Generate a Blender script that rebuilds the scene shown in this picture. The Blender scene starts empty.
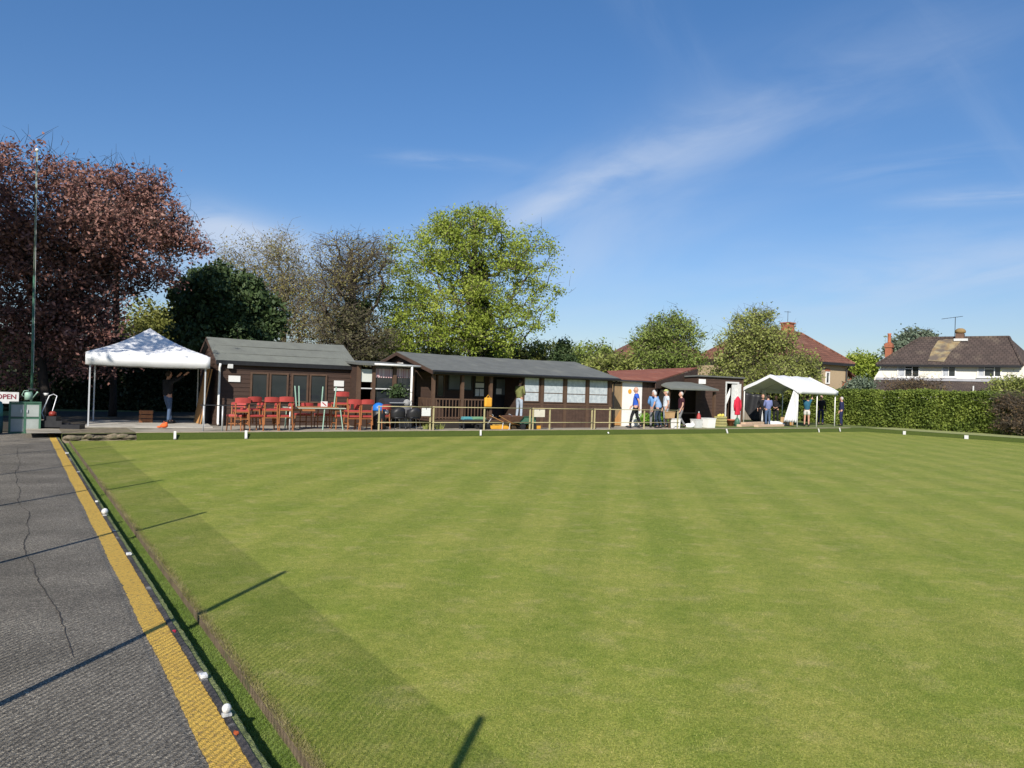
import bpy, bmesh, math, random
import numpy as np
from mathutils import Vector, Matrix
random.seed(7); RNG = np.random.default_rng(7)
SC = bpy.context.scene; COL = SC.collection
rad = math.radians
# ------------------------------------------------------------------ camera
F = 740.0; CAMH = 1.75; PITCH = 0.25; ROLL = 1.85
CR = Matrix.Rotation(rad(90+PITCH), 3, 'X') @ Matrix.Rotation(rad(ROLL), 3, 'Z')
cd = bpy.data.cameras.new('camera'); cam = bpy.data.objects.new('camera', cd); COL.objects.link(cam)
cd.sensor_width = 36; cd.lens = F/1024*36; cd.clip_start = 0.05; cd.clip_end = 6000
cam.matrix_world = Matrix.Translation((0, 0, CAMH)) @ CR.to_4x4()
SC.camera = cam
SC.render.engine = 'CYCLES'; SC.cycles.max_bounces = 6; SC.cycles.diffuse_bounces = 2; SC.cycles.glossy_bounces = 2; SC.cycles.transmission_bounces = 2
SC.view_settings.view_transform = 'Standard'; SC.view_settings.look = 'None'
SC.view_settings.exposure = 0.45; SC.view_settings.gamma = 1.0
# ------------------------------------------------------------------ sun and sky
SUN_EL = 35.0; SH = Vector((0.18, 0.984, 0)).normalized()        # way the shadows fall
sd = bpy.data.lights.new('sun', 'SUN'); sun = bpy.data.objects.new('sun', sd); COL.objects.link(sun)
sd.energy = 4.8; sd.angle = rad(0.5); sd.color = (1.0, 0.94, 0.84)
sv = Vector((SH.x*math.cos(rad(SUN_EL)), SH.y*math.cos(rad(SUN_EL)), -math.sin(rad(SUN_EL))))
sun.rotation_euler = sv.to_track_quat('-Z', 'Y').to_euler()
W = bpy.data.worlds.new('World'); SC.world = W; W.use_nodes = True
def build_world():
    nt = W.node_tree; N = nt.nodes; L = nt.links; N.clear()
    out = N.new('ShaderNodeOutputWorld'); bg = N.new('ShaderNodeBackground'); bg.inputs['Strength'].default_value = 0.093
    sky = N.new('ShaderNodeTexSky'); sky.sky_type = 'NISHITA'; sky.sun_disc = False
    sky.sun_elevation = rad(SUN_EL); sky.sun_rotation = math.atan2(-SH.x, -SH.y)
    sky.air_density = 1.0; sky.dust_density = 0.25; sky.ozone_density = 2.2; sky.altitude = 60
    tc = N.new('ShaderNodeTexCoord'); sp = N.new('ShaderNodeSeparateXYZ'); L.new(tc.outputs['Generated'], sp.inputs[0])
    def m(op, a, b=None, c=None):
        n = N.new('ShaderNodeMath'); n.operation = op
        for i, v in enumerate((a, b, c)):
            if v is None: continue
            if isinstance(v, (int, float)): n.inputs[i].default_value = v
            else: L.new(v, n.inputs[i])
        return n.outputs[0]
    yy = m('MAXIMUM', sp.outputs[1], 0.08)
    u = m('DIVIDE', sp.outputs[0], yy); v = m('DIVIDE', sp.outputs[2], yy)
    def cloud(px, py, ang, lu, lv, amp, sc, stretch, seed, lo=.42, hi=.75):
        cu = (px-512)/F; cv = (387+.032*(px-512)-py)/F; a = rad(ang)
        du = m('SUBTRACT', u, cu); dv = m('SUBTRACT', v, cv)
        s = m('ADD', m('MULTIPLY', du, math.cos(a)), m('MULTIPLY', dv, math.sin(a)))
        t = m('SUBTRACT', m('MULTIPLY', dv, math.cos(a)), m('MULTIPLY', du, math.sin(a)))
        e = m('ADD', m('POWER', m('DIVIDE', m('ABSOLUTE', s), lu), 2.0), m('POWER', m('DIVIDE', m('ABSOLUTE', t), lv), 2.0))
        g = m('POWER', 2.718, m('MULTIPLY', e, -1.0))
        cb = N.new('ShaderNodeCombineXYZ'); L.new(m('MULTIPLY', s, sc/stretch), cb.inputs[0]); L.new(m('MULTIPLY', t, sc), cb.inputs[1]); cb.inputs[2].default_value = seed
        no = N.new('ShaderNodeTexNoise'); no.inputs['Scale'].default_value = 1.0; no.inputs['Detail'].default_value = 7; no.inputs['Roughness'].default_value = .58
        no.inputs['Distortion'].default_value = .7; L.new(cb.outputs[0], no.inputs['Vector'])
        mr = N.new('ShaderNodeMapRange'); mr.interpolation_type = 'SMOOTHSTEP'
        mr.inputs['From Min'].default_value = lo; mr.inputs['From Max'].default_value = hi; L.new(no.outputs[0], mr.inputs[0])
        return m('MULTIPLY', m('MULTIPLY', mr.outputs[0], g), amp)
    cl = [cloud(615, 170, 23, .20, .036, .42, 11, 2.6, 1.3, .22, .62), cloud(545, 203, 30, .09, .014, .35, 16, 3, 21.3, .15, .6), cloud(560, 245, 14, .22, .075, .34, 7, 3, 4.2, .25, .65),
          cloud(800, 95, 22, .28, .07, .30, 8, 4, 7.7, .25, .75), cloud(960, 268, 9, .30, .04, .5, 14, 5, 2.9, .28, .66), cloud(860, 235, 5, .16, .016, .22, 20, 6, 32.9, .35, .7),
          cloud(800, 310, 4, .60, .07, .25, 10, 6, 9.1, .35, .8), cloud(985, 195, 6, .12, .012, .5, 22, 7, 5.5, .3, .7),
          cloud(920, 165, 10, .16, .02, .28, 18, 6, 6.5, .35, .75), cloud(225, 232, -14, .10, .028, .75, 14, 3, 3.7, .2, .6),
          cloud(440, 160, -2, .09, .009, .28, 24, 7, 8.3, .35, .7), cloud(215, 265, 0, .25, .05, .4, 9, 3, 11.1, .2, .7),
          cloud(960, 70, -55, .20, .035, .16, 9, 5, 12.4, .35, .8), cloud(650, 20, -50, .15, .03, .16, 9, 5, 15.4, .35, .8)]
    tot = cl[0]
    for c in cl[1:]: tot = m('ADD', tot, c)
    tot = m('MINIMUM', tot, .8)
    mx = N.new('ShaderNodeMixRGB'); L.new(tot, mx.inputs[0]); L.new(sky.outputs[0], mx.inputs[1]); mx.inputs[2].default_value = (4.8, 5.5, 6.7, 1)
    hs = N.new('ShaderNodeHueSaturation'); hs.inputs['Saturation'].default_value = 1.22; L.new(sky.outputs[0], hs.inputs['Color']); 
    el = m('DIVIDE', sp.outputs[2], .62); el = m('MINIMUM', m('MAXIMUM', el, 0.0), 1.0)
    rp = N.new('ShaderNodeValToRGB'); q = rp.color_ramp.elements; q[0].position = 0; q[0].color = (.58, .57, .66, 1); q[1].position = 1; q[1].color = (1.02, 1.06, 1.14, 1); q.new(.25).color = (.78, .78, .88, 1)
    L.new(el, rp.inputs[0]); ml = N.new('ShaderNodeMixRGB'); ml.blend_type = 'MULTIPLY'; ml.inputs[0].default_value = 1; L.new(hs.outputs[0], ml.inputs[1]); L.new(rp.outputs[0], ml.inputs[2]); L.new(ml.outputs[0], mx.inputs[1])
    L.new(mx.outputs[0], bg.inputs['Color']); L.new(bg.outputs[0], out.inputs['Surface'])
build_world()
# ------------------------------------------------------------------ picture -> world helpers
def ray(px, py): return CR @ Vector(((px-512)/F, -(py-384)/F, -1))
C0 = Vector((0, 0, CAMH))
def gd(px, py, z=0.0):
    d = ray(px, py); return C0 + d*((z-CAMH)/d.z)
def dp(px, py, Y):
    d = ray(px, py); return C0 + d*(Y/d.y)
def at(px, Y, z):
    py = 400.0
    for _ in range(6):
        p = dp(px, py, Y); py -= (z-p.z)*F/Y
    return dp(px, py, Y)
GA = rad(33.8)                                                    # heading of the green's back edge
B = Vector((math.cos(GA), math.sin(GA), 0)); Lv = Vector((-math.sin(GA), math.cos(GA), 0))
def GL(b, l, z=0.0): return B*b + Lv*l + Vector((0, 0, z))
def bl(p): return p.dot(B), p.dot(Lv)
class Face:
    """vertical facade plane: P0, heading; tr(px,py) -> (s,z)"""
    def __init__(s, P0, ang=GA, z0=0.18):
        s.P = Vector((P0.x, P0.y, 0)); s.a = ang; s.u = Vector((math.cos(ang), math.sin(ang), 0)); s.n = Vector((-math.sin(ang), math.cos(ang), 0)); s.z0 = z0
    def tr(s, px, py, off=0.0):
        d = ray(px, py); P = s.P + s.n*off
        t = (P-C0).dot(s.n)/d.dot(s.n); q = C0 + d*t
        return (q-P).dot(s.u), q.z - s.z0
    def s(s, px, py=400, off=0.0): return s.tr(px, py, off)[0]
# ------------------------------------------------------------------ tagging / building
def tag(o, label=None, cat=None, group=None, kind=None):
    if label: o['label'] = label
    if cat: o['category'] = cat
    if group: o['group'] = group
    if kind: o['kind'] = kind
    return o
def thing(name, label, cat, loc=(0, 0, 0), rz=0.0, group=None):
    o = bpy.data.objects.new(name, None); COL.objects.link(o); o.empty_display_size = .2
    o.location = loc; o.rotation_euler = (0, 0, rz)
    return tag(o, label, cat, group)
def copy_tree(o, parent=None):
    c = o.copy(); COL.objects.link(c); c.parent = parent
    for ch in list(o.children): copy_tree(ch, c)
    return c
class MB:
    def __init__(s): s.v = []; s.f = []
    def add(s, vs, fs):
        n = len(s.v); s.v += [tuple(v) for v in vs]; s.f += [tuple(i+n for i in f) for f in fs]; return s
    def box(s, x0, x1, y0, y1, z0, z1):
        return s.add([(x0,y0,z0),(x1,y0,z0),(x1,y1,z0),(x0,y1,z0),(x0,y0,z1),(x1,y0,z1),(x1,y1,z1),(x0,y1,z1)],
                     [(0,3,2,1),(4,5,6,7),(0,1,5,4),(1,2,6,5),(2,3,7,6),(3,0,4,7)])
    def prism(s, poly, vec):
        """polygon (list of 3D points) extruded by vec"""
        n = len(poly); vec = Vector(vec); a = [Vector(p) for p in poly]; b = [p+vec for p in a]
        return s.add(a+b, [tuple(range(n-1, -1, -1)), tuple(range(n, 2*n))] + [(i, (i+1) % n, n+(i+1) % n, n+i) for i in range(n)])
    def tube(s, pts, r, k=8, cap=True, sq=False):
        pts = [Vector(p) for p in pts]
        if not hasattr(r, '__len__'): r = [r]*len(pts)
        rings = []; prev = None
        for i, p in enumerate(pts):
            d = (pts[min(i+1, len(pts)-1)] - pts[max(i-1, 0)])
            if d.length < 1e-9: d = Vector((0, 0, 1))
            d.normalize()
            ref = prev if prev is not None else (Vector((1, 0, 0)) if abs(d.z) > .8 else Vector((0, 0, 1)))
            a = (ref - d*ref.dot(d))
            if a.length < 1e-6: a = Vector((0, 1, 0)) - d*d.y
            a.normalize(); prev = a; b = d.cross(a)
            off = math.pi/k if sq else 0
            rings.append([p + (a*math.cos(2*math.pi*j/k+off) + b*math.sin(2*math.pi*j/k+off))*r[i] for j in range(k)])
        n = len(pts); vs = [v for rg in rings for v in rg]
        fs = [(i*k+j, i*k+(j+1) % k, (i+1)*k+(j+1) % k, (i+1)*k+j) for i in range(n-1) for j in range(k)]
        if cap: fs += [tuple(range(k-1, -1, -1)), tuple((n-1)*k+j for j in range(k))]
        return s.add(vs, fs)
    def lathe(s, prof, c=(0, 0, 0), k=16, sx=1, sy=1):
        vs = []; n = len(prof)
        for r, z in prof:
            for j in range(k):
                a = 2*math.pi*j/k; vs.append((c[0]+r*math.cos(a)*sx, c[1]+r*math.sin(a)*sy, c[2]+z))
        fs = [(i*k+j, i*k+(j+1) % k, (i+1)*k+(j+1) % k, (i+1)*k+j) for i in range(n-1) for j in range(k)]
        fs += [tuple(range(k-1, -1, -1)), tuple((n-1)*k+j for j in range(k))]
        return s.add(vs, fs)
    def ball(s, c, r, k=12, m=8, sc=(1, 1, 1)):
        vs = [(c[0], c[1], c[2]-r*sc[2])]
        for i in range(1, m):
            t = math.pi*i/m - math.pi/2
            for j in range(k):
                a = 2*math.pi*j/k; vs.append((c[0]+r*math.cos(t)*math.cos(a)*sc[0], c[1]+r*math.cos(t)*math.sin(a)*sc[1], c[2]+r*math.sin(t)*sc[2]))
        vs.append((c[0], c[1], c[2]+r*sc[2])); e = len(vs)-1
        fs = [(0, 1+(j+1) % k, 1+j) for j in range(k)]
        fs += [(1+i*k+j, 1+i*k+(j+1) % k, 1+(i+1)*k+(j+1) % k, 1+(i+1)*k+j) for i in range(m-2) for j in range(k)]
        fs += [(1+(m-2)*k+j, 1+(m-2)*k+(j+1) % k, e) for j in range(k)]
        return s.add(vs, fs)
    def build(s, name, mat, parent=None, smooth=False, loc=None, rz=None):
        me = bpy.data.meshes.new(name); me.from_pydata(s.v, [], s.f); me.update()
        if mat: me.materials.append(mat)
        if smooth: me.polygons.foreach_set('use_smooth', [True]*len(me.polygons))
        o = bpy.data.objects.new(name, me); COL.objects.link(o)
        if parent: o.parent = parent
        if loc is not None: o.location = loc
        if rz is not None: o.rotation_euler = (0, 0, rz)
        return o
def bx(name, mat, parent, *d, bev=0.0):
    o = MB().box(*d).build(name, mat, parent)
    if bev:
        b = o.modifiers.new('bevel', 'BEVEL'); b.width = bev; b.segments = 2
    return o
# ------------------------------------------------------------------ materials
MATS = {}
def mk(name, c1, c2=None, scale=6.0, rough=.8, bump=0.0, bscale=40.0, detail=5, metal=0.0, stretch=(1, 1, 1), spec=.3, contrast=(.3, .7), c3=None, s3=1.0, t3=(.55, .75), trans=0):
    m = bpy.data.materials.new(name); m.use_nodes = True; nt = m.node_tree; N = nt.nodes; L = nt.links
    p = N['Principled BSDF']; p.inputs['Roughness'].default_value = rough; p.inputs['Metallic'].default_value = metal
    p.inputs['Specular IOR Level'].default_value = spec
    tc = N.new('ShaderNodeTexCoord'); mp = N.new('ShaderNodeMapping'); mp.inputs['Scale'].default_value = stretch
    L.new(tc.outputs['Object'], mp.inputs[0])
    c1 = (*c1, 1); c2 = (*(c2 or [x*.75 for x in c1[:3]]), 1)
    no = N.new('ShaderNodeTexNoise'); no.inputs['Scale'].default_value = scale; no.inputs['Detail'].default_value = detail; no.inputs['Roughness'].default_value = .6
    L.new(mp.outputs[0], no.inputs['Vector'])
    mr = N.new('ShaderNodeMapRange'); mr.inputs['From Min'].default_value = contrast[0]; mr.inputs['From Max'].default_value = contrast[1]; L.new(no.outputs[0], mr.inputs[0])
    mx = N.new('ShaderNodeMixRGB'); L.new(mr.outputs[0], mx.inputs[0]); mx.inputs[1].default_value = c1; mx.inputs[2].default_value = c2
    last = mx.outputs[0]
    if c3:
        n3 = N.new('ShaderNodeTexNoise'); n3.inputs['Scale'].default_value = s3; n3.inputs['Detail'].default_value = 6; L.new(mp.outputs[0], n3.inputs['Vector'])
        m3 = N.new('ShaderNodeMapRange'); m3.inputs['From Min'].default_value = t3[0]; m3.inputs['From Max'].default_value = t3[1]; L.new(n3.outputs[0], m3.inputs[0])
        x3 = N.new('ShaderNodeMixRGB'); L.new(m3.outputs[0], x3.inputs[0]); L.new(last, x3.inputs[1]); x3.inputs[2].default_value = (*c3, 1); last = x3.outputs[0]
    L.new(last, p.inputs['Base Color'])
    if bump:
        b = N.new('ShaderNodeBump'); b.inputs['Strength'].default_value = min(1, bump); b.inputs['Distance'].default_value = .02
        nb = N.new('ShaderNodeTexNoise'); nb.inputs['Scale'].default_value = bscale; nb.inputs['Detail'].default_value = 4; L.new(mp.outputs[0], nb.inputs['Vector'])
        L.new(nb.outputs[0], b.inputs['Height']); L.new(b.outputs[0], p.inputs['Normal'])
    if trans:
        p.inputs['Alpha'].default_value = 1
        tr = N.new('ShaderNodeBsdfTranslucent'); L.new(last, tr.inputs[0]); ms = N.new('ShaderNodeMixShader'); ms.inputs[0].default_value = trans
        L.new(p.outputs[0], ms.inputs[1]); L.new(tr.outputs[0], ms.inputs[2]); L.new(ms.outputs[0], N['Material Output'].inputs['Surface'])
    MATS[name] = m; return m
def leafmat(name, cols, nscale=.5, trans=.3):
    m = bpy.data.materials.new(name); m.use_nodes = True; nt = m.node_tree; N = nt.nodes; L = nt.links
    p = N['Principled BSDF']; p.inputs['Roughness'].default_value = .6; p.inputs['Specular IOR Level'].default_value = .25
    g = N.new('ShaderNodeNewGeometry'); cr = N.new('ShaderNodeValToRGB'); e = cr.color_ramp.elements
    while len(e) < len(cols): e.new(.5)
    for i, c in enumerate(cols): e[i].position = i/(len(cols)-1); e[i].color = (*c, 1)
    no = N.new('ShaderNodeTexNoise'); no.inputs['Scale'].default_value = nscale; no.inputs['Detail'].default_value = 3; tc = N.new('ShaderNodeTexCoord'); L.new(tc.outputs['Object'], no.inputs['Vector'])
    ad = N.new('ShaderNodeMath'); ad.operation = 'MULTIPLY_ADD'; L.new(no.outputs[0], ad.inputs[0]); ad.inputs[1].default_value = 1.5; ad.inputs[2].default_value = -.5
    a2 = N.new('ShaderNodeMath'); a2.operation = 'MULTIPLY_ADD'; L.new(g.outputs['Random Per Island'], a2.inputs[0]); a2.inputs[1].default_value = .5; L.new(ad.outputs[0], a2.inputs[2])
    L.new(a2.outputs[0], cr.inputs[0]); L.new(cr.outputs[0], p.inputs['Base Color'])
    tr = N.new('ShaderNodeBsdfTranslucent'); L.new(cr.outputs[0], tr.inputs[0]); ms = N.new('ShaderNodeMixShader'); ms.inputs[0].default_value = trans
    L.new(p.outputs[0], ms.inputs[1]); L.new(tr.outputs[0], ms.inputs[2]); L.new(ms.outputs[0], N['Material Output'].inputs['Surface'])
    return m
brown = mk('brown_stained_timber', (.062, .036, .026), (.04, .024, .018), 3, .75, .3, 30, stretch=(.4, 1, 6))
brown2 = mk('worn_brown_timber', (.085, .05, .036), (.05, .03, .022), 3, .8, .3, 30, stretch=(1, 1, 3))
brownfr = mk('brown_frame_timber', (.11, .065, .042), (.075, .045, .03), 5, .6)
felt = mk('grey_roof_felt', (.16, .168, .145), (.125, .13, .115), 2.5, .95, .25, 60, c3=(.15, .155, .13), s3=.7)
feltd = mk('dark_roof_felt', (.135, .14, .13), (.10, .104, .098), 2.5, .95, .25, 60, c3=(.17, .172, .15), s3=.8)
redroof = mk('red_brown_roof_felt', (.24, .082, .05), (.17, .06, .04), 3, .9, .3, 50, c3=(.28, .12, .08), s3=1.2)
white = mk('white_paint', (.78, .77, .74), (.7, .69, .66), 3, .5)
whiteg = mk('aged_white_plastic', (.62, .62, .6), (.5, .5, .48), 8, .45)
canvas = mk('white_canvas', (.80, .80, .80), (.74, .74, .75), 1.5, .7, .25, 5, trans=.12)
steel = mk('pale_metal', (.55, .56, .57), (.45, .46, .47), 8, .4, metal=.3)
dsteel = mk('dark_metal', (.05, .05, .055), (.035, .035, .04), 8, .45, metal=.3)
black = mk('black_plastic', (.014, .014, .016), (.022, .022, .024), 8, .45)
yrail = mk('pale_yellow_rail_paint', (.46, .40, .20), (.34, .30, .17), 7, .6)
greenp = mk('green_metal_paint', (.06, .15, .095), (.045, .11, .075), 7, .5)
mint = mk('mint_painted_metal', (.30, .45, .36), (.24, .38, .30), 7, .5)
teal = mk('teal_plastic', (.05, .22, .21), (.035, .16, .16), 5, .6)
bluep = mk('blue_plastic', (.02, .16, .52), (.015, .12, .42), 5, .4)
redv = mk('red_vinyl', (.40, .06, .055), (.32, .045, .04), 6, .5)
chairw = mk('orange_brown_chair_wood', (.34, .135, .05), (.25, .095, .035), 12, .5, stretch=(1, 1, .2))
glassd = mk('dark_window_glass', (.02, .025, .028), (.03, .035, .038), 1.5, .06, spec=.5)
curtain = mk('net_curtain_behind_glass', (.50, .54, .56), (.34, .38, .41), 7, .25, detail=8, contrast=(.35, .65), spec=.5, stretch=(1, 1, 1))
blind = mk('pale_blind', (.60, .62, .56), (.52, .54, .5), 3, .5)
greyblind = mk('grey_blind_in_glass', (.13, .15, .16), (.10, .115, .125), 2, .2)
pinkst = mk('pink_striped_pelmet', (.46, .26, .28), (.62, .5, .5), 1, .8, stretch=(14, 0, 0), contrast=(.45, .55), detail=1)
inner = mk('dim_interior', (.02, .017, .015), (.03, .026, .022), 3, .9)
paper = mk('white_paper', (.68, .68, .66), (.6, .6, .58), 30, .7)
cream = mk('cream_render', (.76, .73, .63), (.68, .65, .55), 1.5, .85, .1, 30)
tanr = mk('tan_pebbledash', (.42, .32, .20), (.36, .27, .17), 12, .9, .3, 50)
brick = mk('red_brick', (.36, .13, .07), (.25, .09, .05), 8, .9, .2, 40)
pot = mk('terracotta', (.42, .14, .07), (.33, .11, .055), 8, .8)
conc = mk('weathered_concrete_paving', (.34, .30, .24), (.24, .215, .175), 1.6, .9, .4, 30, c3=(.15, .14, .10), s3=.8)
slabm = mk('pale_slab_concrete', (.44, .41, .36), (.34, .32, .28), 2.5, .9, .4, 30, c3=(.22, .2, .16), s3=1.5)
stone = mk('rough_edging_stone', (.24, .19, .13), (.09, .08, .055), 7, .95, .8, 16, c3=(.16, .17, .07), s3=2)
kerbm = mk('pinkish_concrete_edging', (.42, .34, .25), (.30, .25, .19), 5, .9, .3, 40)
board = mk('weathered_edge_board', (.24, .18, .12), (.12, .09, .055), 6, .9, .5, 40, c3=(.08, .10, .035), s3=9)
kerbb = mk('dark_kerb_board', (.10, .09, .085), (.035, .032, .03), 9, .85, .5, 50, c3=(.28, .27, .25), s3=5, t3=(.6, .7))
turfd = mk('artificial_turf', (.045, .068, .009), (.075, .10, .016), 30, .95, .9, 120)
turfl = mk('ditch_turf', (.12, .18, .035), (.22, .29, .07), 70, .95, 1, 130)
turfm = mk('mossy_turf_strip', (.14, .17, .05), (.30, .33, .14), 45, .95, 1, 110, c3=(.06, .08, .03), s3=12)
trunkm = mk('grey_brown_bark', (.10, .08, .06), (.055, .045, .034), 8, .9, .6, 30, stretch=(1, 1, .3))
barkp = mk('pale_bark', (.20, .17, .12), (.12, .10, .075), 8, .9)
ivy = leafmat('ivy_leaves', [(.012, .022, .008), (.03, .05, .015), (.055, .075, .025)], .8, .15)
timber = mk('pinkish_timber_planks', (.55, .40, .28), (.46, .32, .21), 6, .75, stretch=(.3, 3, 3))
cardb = mk('cardboard', (.46, .30, .15), (.38, .24, .12), 4, .85)
ply = mk('orange_plywood', (.50, .27, .10), (.40, .20, .07), 3, .7, stretch=(3, 3, .4))
fencew = mk('dark_fence_boards', (.045, .035, .028), (.03, .024, .02), 4, .9, .3, 20, stretch=(8, 1, .6))
orangep = mk('orange_fabric', (.72, .13, .03), (.6, .1, .02), 8, .7)
yellowp = mk('yellow_orange_plastic', (.72, .36, .04), (.6, .29, .03), 6, .5)
yellowb = mk('yellow_plastic', (.62, .52, .10), (.5, .42, .08), 6, .5)
skin = mk('skin', (.50, .28, .20), (.44, .24, .17), 12, .55)
hairg = mk('grey_hair', (.52, .51, .50), (.40, .39, .38), 40, .8)
hairw = mk('white_hair', (.50, .46, .43), (.38, .34, .32), 40, .8)
haird = mk('dark_hair', (.02, .015, .012), (.035, .025, .02), 40, .7)
def cloth(name, c): return mk(name, c, [x*.75 for x in c], 9, .85, .3, 25)
# ------------------------------------------------------------------ ground surfaces
def green_material():
    m = bpy.data.materials.new('mown_green'); m.use_nodes = True; nt = m.node_tree; N = nt.nodes; L = nt.links
    p = N['Principled BSDF']; p.inputs['Roughness'].default_value = .9; p.inputs['Specular IOR Level'].default_value = .15
    tc = N.new('ShaderNodeTexCoord')
    def noise(s, d=5, st=(1, 1, 1), rot=0, r=.6):
        mp = N.new('ShaderNodeMapping'); mp.inputs['Scale'].default_value = st; mp.inputs['Rotation'].default_value = (0, 0, rot); L.new(tc.outputs['Object'], mp.inputs[0])
        n = N.new('ShaderNodeTexNoise'); n.inputs['Scale'].default_value = s; n.inputs['Detail'].default_value = d; n.inputs['Roughness'].default_value = r; L.new(mp.outputs[0], n.inputs['Vector']); return n.outputs[0]
    def rng(x, a, b, c=0., d=1.):
        r = N.new('ShaderNodeMapRange'); r.interpolation_type = 'SMOOTHSTEP'; L.new(x, r.inputs[0]); r.inputs[1].default_value = a; r.inputs[2].default_value = b; r.inputs[3].default_value = c; r.inputs[4].default_value = d; return r.outputs[0]
    def mix(f, a, b, t='MIX'):
        x = N.new('ShaderNodeMixRGB'); x.blend_type = t
        for i, v in enumerate((f, a, b)):
            if isinstance(v, (int, float)): x.inputs[i].default_value = v
            elif isinstance(v, tuple): x.inputs[i].default_value = (*v, 1)
            else: L.new(v, x.inputs[i])
        return x.outputs[0]
    # mowing stripes: headings in the world, two passes
    def stripe(head, width, wob, ph):
        a = rad(head); mp = N.new('ShaderNodeMapping'); mp.inputs['Rotation'].default_value = (0, 0, a); L.new(tc.outputs['Object'], mp.inputs[0])
        sp = N.new('ShaderNodeSeparateXYZ'); L.new(mp.outputs[0], sp.inputs[0])
        ad = N.new('ShaderNodeMath'); ad.operation = 'MULTIPLY_ADD'; L.new(noise(.45, 3), ad.inputs[0]); ad.inputs[1].default_value = wob; L.new(sp.outputs[0], ad.inputs[2])
        mu = N.new('ShaderNodeMath'); mu.operation = 'MULTIPLY_ADD'; L.new(ad.outputs[0], mu.inputs[0]); mu.inputs[1].default_value = math.pi/width; mu.inputs[2].default_value = ph
        s = N.new('ShaderNodeMath'); s.operation = 'SINE'; L.new(mu.outputs[0], s.inputs[0]); return rng(s.outputs[0], -.45, .45)
    s1 = stripe(8.3, .52, .16, .4); s2 = stripe(-81.7, 1.9, .7, .9)
    base = mix(rng(noise(.8, 8), .3, .7), (.185, .232, .036), (.255, .270, .058))
    base = mix(rng(noise(2.6, 7, (1, 1.3, 1), -.6), .48, .78, 0, .6), base, (.36, .32, .13))
    base = mix(rng(noise(3.1, 6, (1.3, 1, 1), .9), .50, .8, 0, .5), base, (.17, .225, .035))
    base = mix(s1, mix(1., base, (.915, .94, .90), 'MULTIPLY'), mix(1., base, (1.05, 1.035, 1.05), 'MULTIPLY'))
    base = mix(s2, mix(1., base, (.97, .975, .97), 'MULTIPLY'), base)
    base = mix(rng(noise(9, 7, (1, 1, 1), .3, .75), .36, .66), mix(1., base, (.84, .88, .80), 'MULTIPLY'), mix(1., base, (1.18, 1.10, 1.22), 'MULTIPLY'))
    base = mix(rng(noise(28, 6, (1, 1, 1), .7, .8), .36, .66), mix(1., base, (.82, .86, .78), 'MULTIPLY'), mix(1., base, (1.20, 1.13, 1.22), 'MULTIPLY'))
    fn = noise(75, 8, (1, 1, 1), 0, .75)
    fine = mix(rng(fn, .38, .62), (.55, .62, .5), (1.45, 1.38, 1.5)); base = mix(.85, base, fine, 'MULTIPLY')
    blade = mix(rng(noise(260, 3, (1, .35, 1)), .4, .65), (.72, .76, .66), (1.3, 1.24, 1.3)); base = mix(.8, base, blade, 'MULTIPLY')
    L.new(base, p.inputs['Base Color'])
    b = N.new('ShaderNodeBump'); b.inputs['Strength'].default_value = .55; b.inputs['Distance'].default_value = .012; L.new(fn, b.inputs['Height']); L.new(b.outputs[0], p.inputs['Normal'])
    return m
def path_material():
    m = bpy.data.materials.new('old_asphalt'); m.use_nodes = True; nt = m.node_tree; N = nt.nodes; L = nt.links
    p = N['Principled BSDF']; p.inputs['Roughness'].default_value = .85; p.inputs['Specular IOR Level'].default_value = .25
    tc = N.new('ShaderNodeTexCoord')
    v = N.new('ShaderNodeTexVoronoi'); v.inputs['Scale'].default_value = 150; L.new(tc.outputs['Object'], v.inputs['Vector'])
    cr = N.new('ShaderNodeValToRGB'); e = cr.color_ramp.elements; e[0].position = 0; e[0].color = (.06, .052, .042, 1); e[1].position = 1; e[1].color = (.42, .37, .29, 1)
    e.new(.45).color = (.155, .138, .112, 1); e.new(.85).color = (.215, .19, .152, 1)
    sx = N.new('ShaderNodeSeparateColor'); L.new(v.outputs['Color'], sx.inputs[0]); L.new(sx.outputs[0], cr.inputs[0])
    no = N.new('ShaderNodeTexNoise'); no.inputs['Scale'].default_value = 1.3; no.inputs['Detail'].default_value = 8; L.new(tc.outputs['Object'], no.inputs['Vector'])
    r = N.new('ShaderNodeMapRange'); L.new(no.outputs[0], r.inputs[0]); r.inputs[1].default_value = .3; r.inputs[2].default_value = .7; r.inputs[3].default_value = .78; r.inputs[4].default_value = 1.3
    mx = N.new('ShaderNodeMixRGB'); mx.blend_type = 'MULTIPLY'; mx.inputs[0].default_value = 1; L.new(cr.outputs[0], mx.inputs[1]); L.new(r.outputs[0], mx.inputs[2])
    L.new(mx.outputs[0], p.inputs['Base Color'])
    b = N.new('ShaderNodeBump'); b.inputs['Strength'].default_value = .7; b.inputs['Distance'].default_value = .006; L.new(v.outputs['Distance'], b.inputs['Height']); L.new(b.outputs[0], p.inputs['Normal'])
    return m
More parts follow.
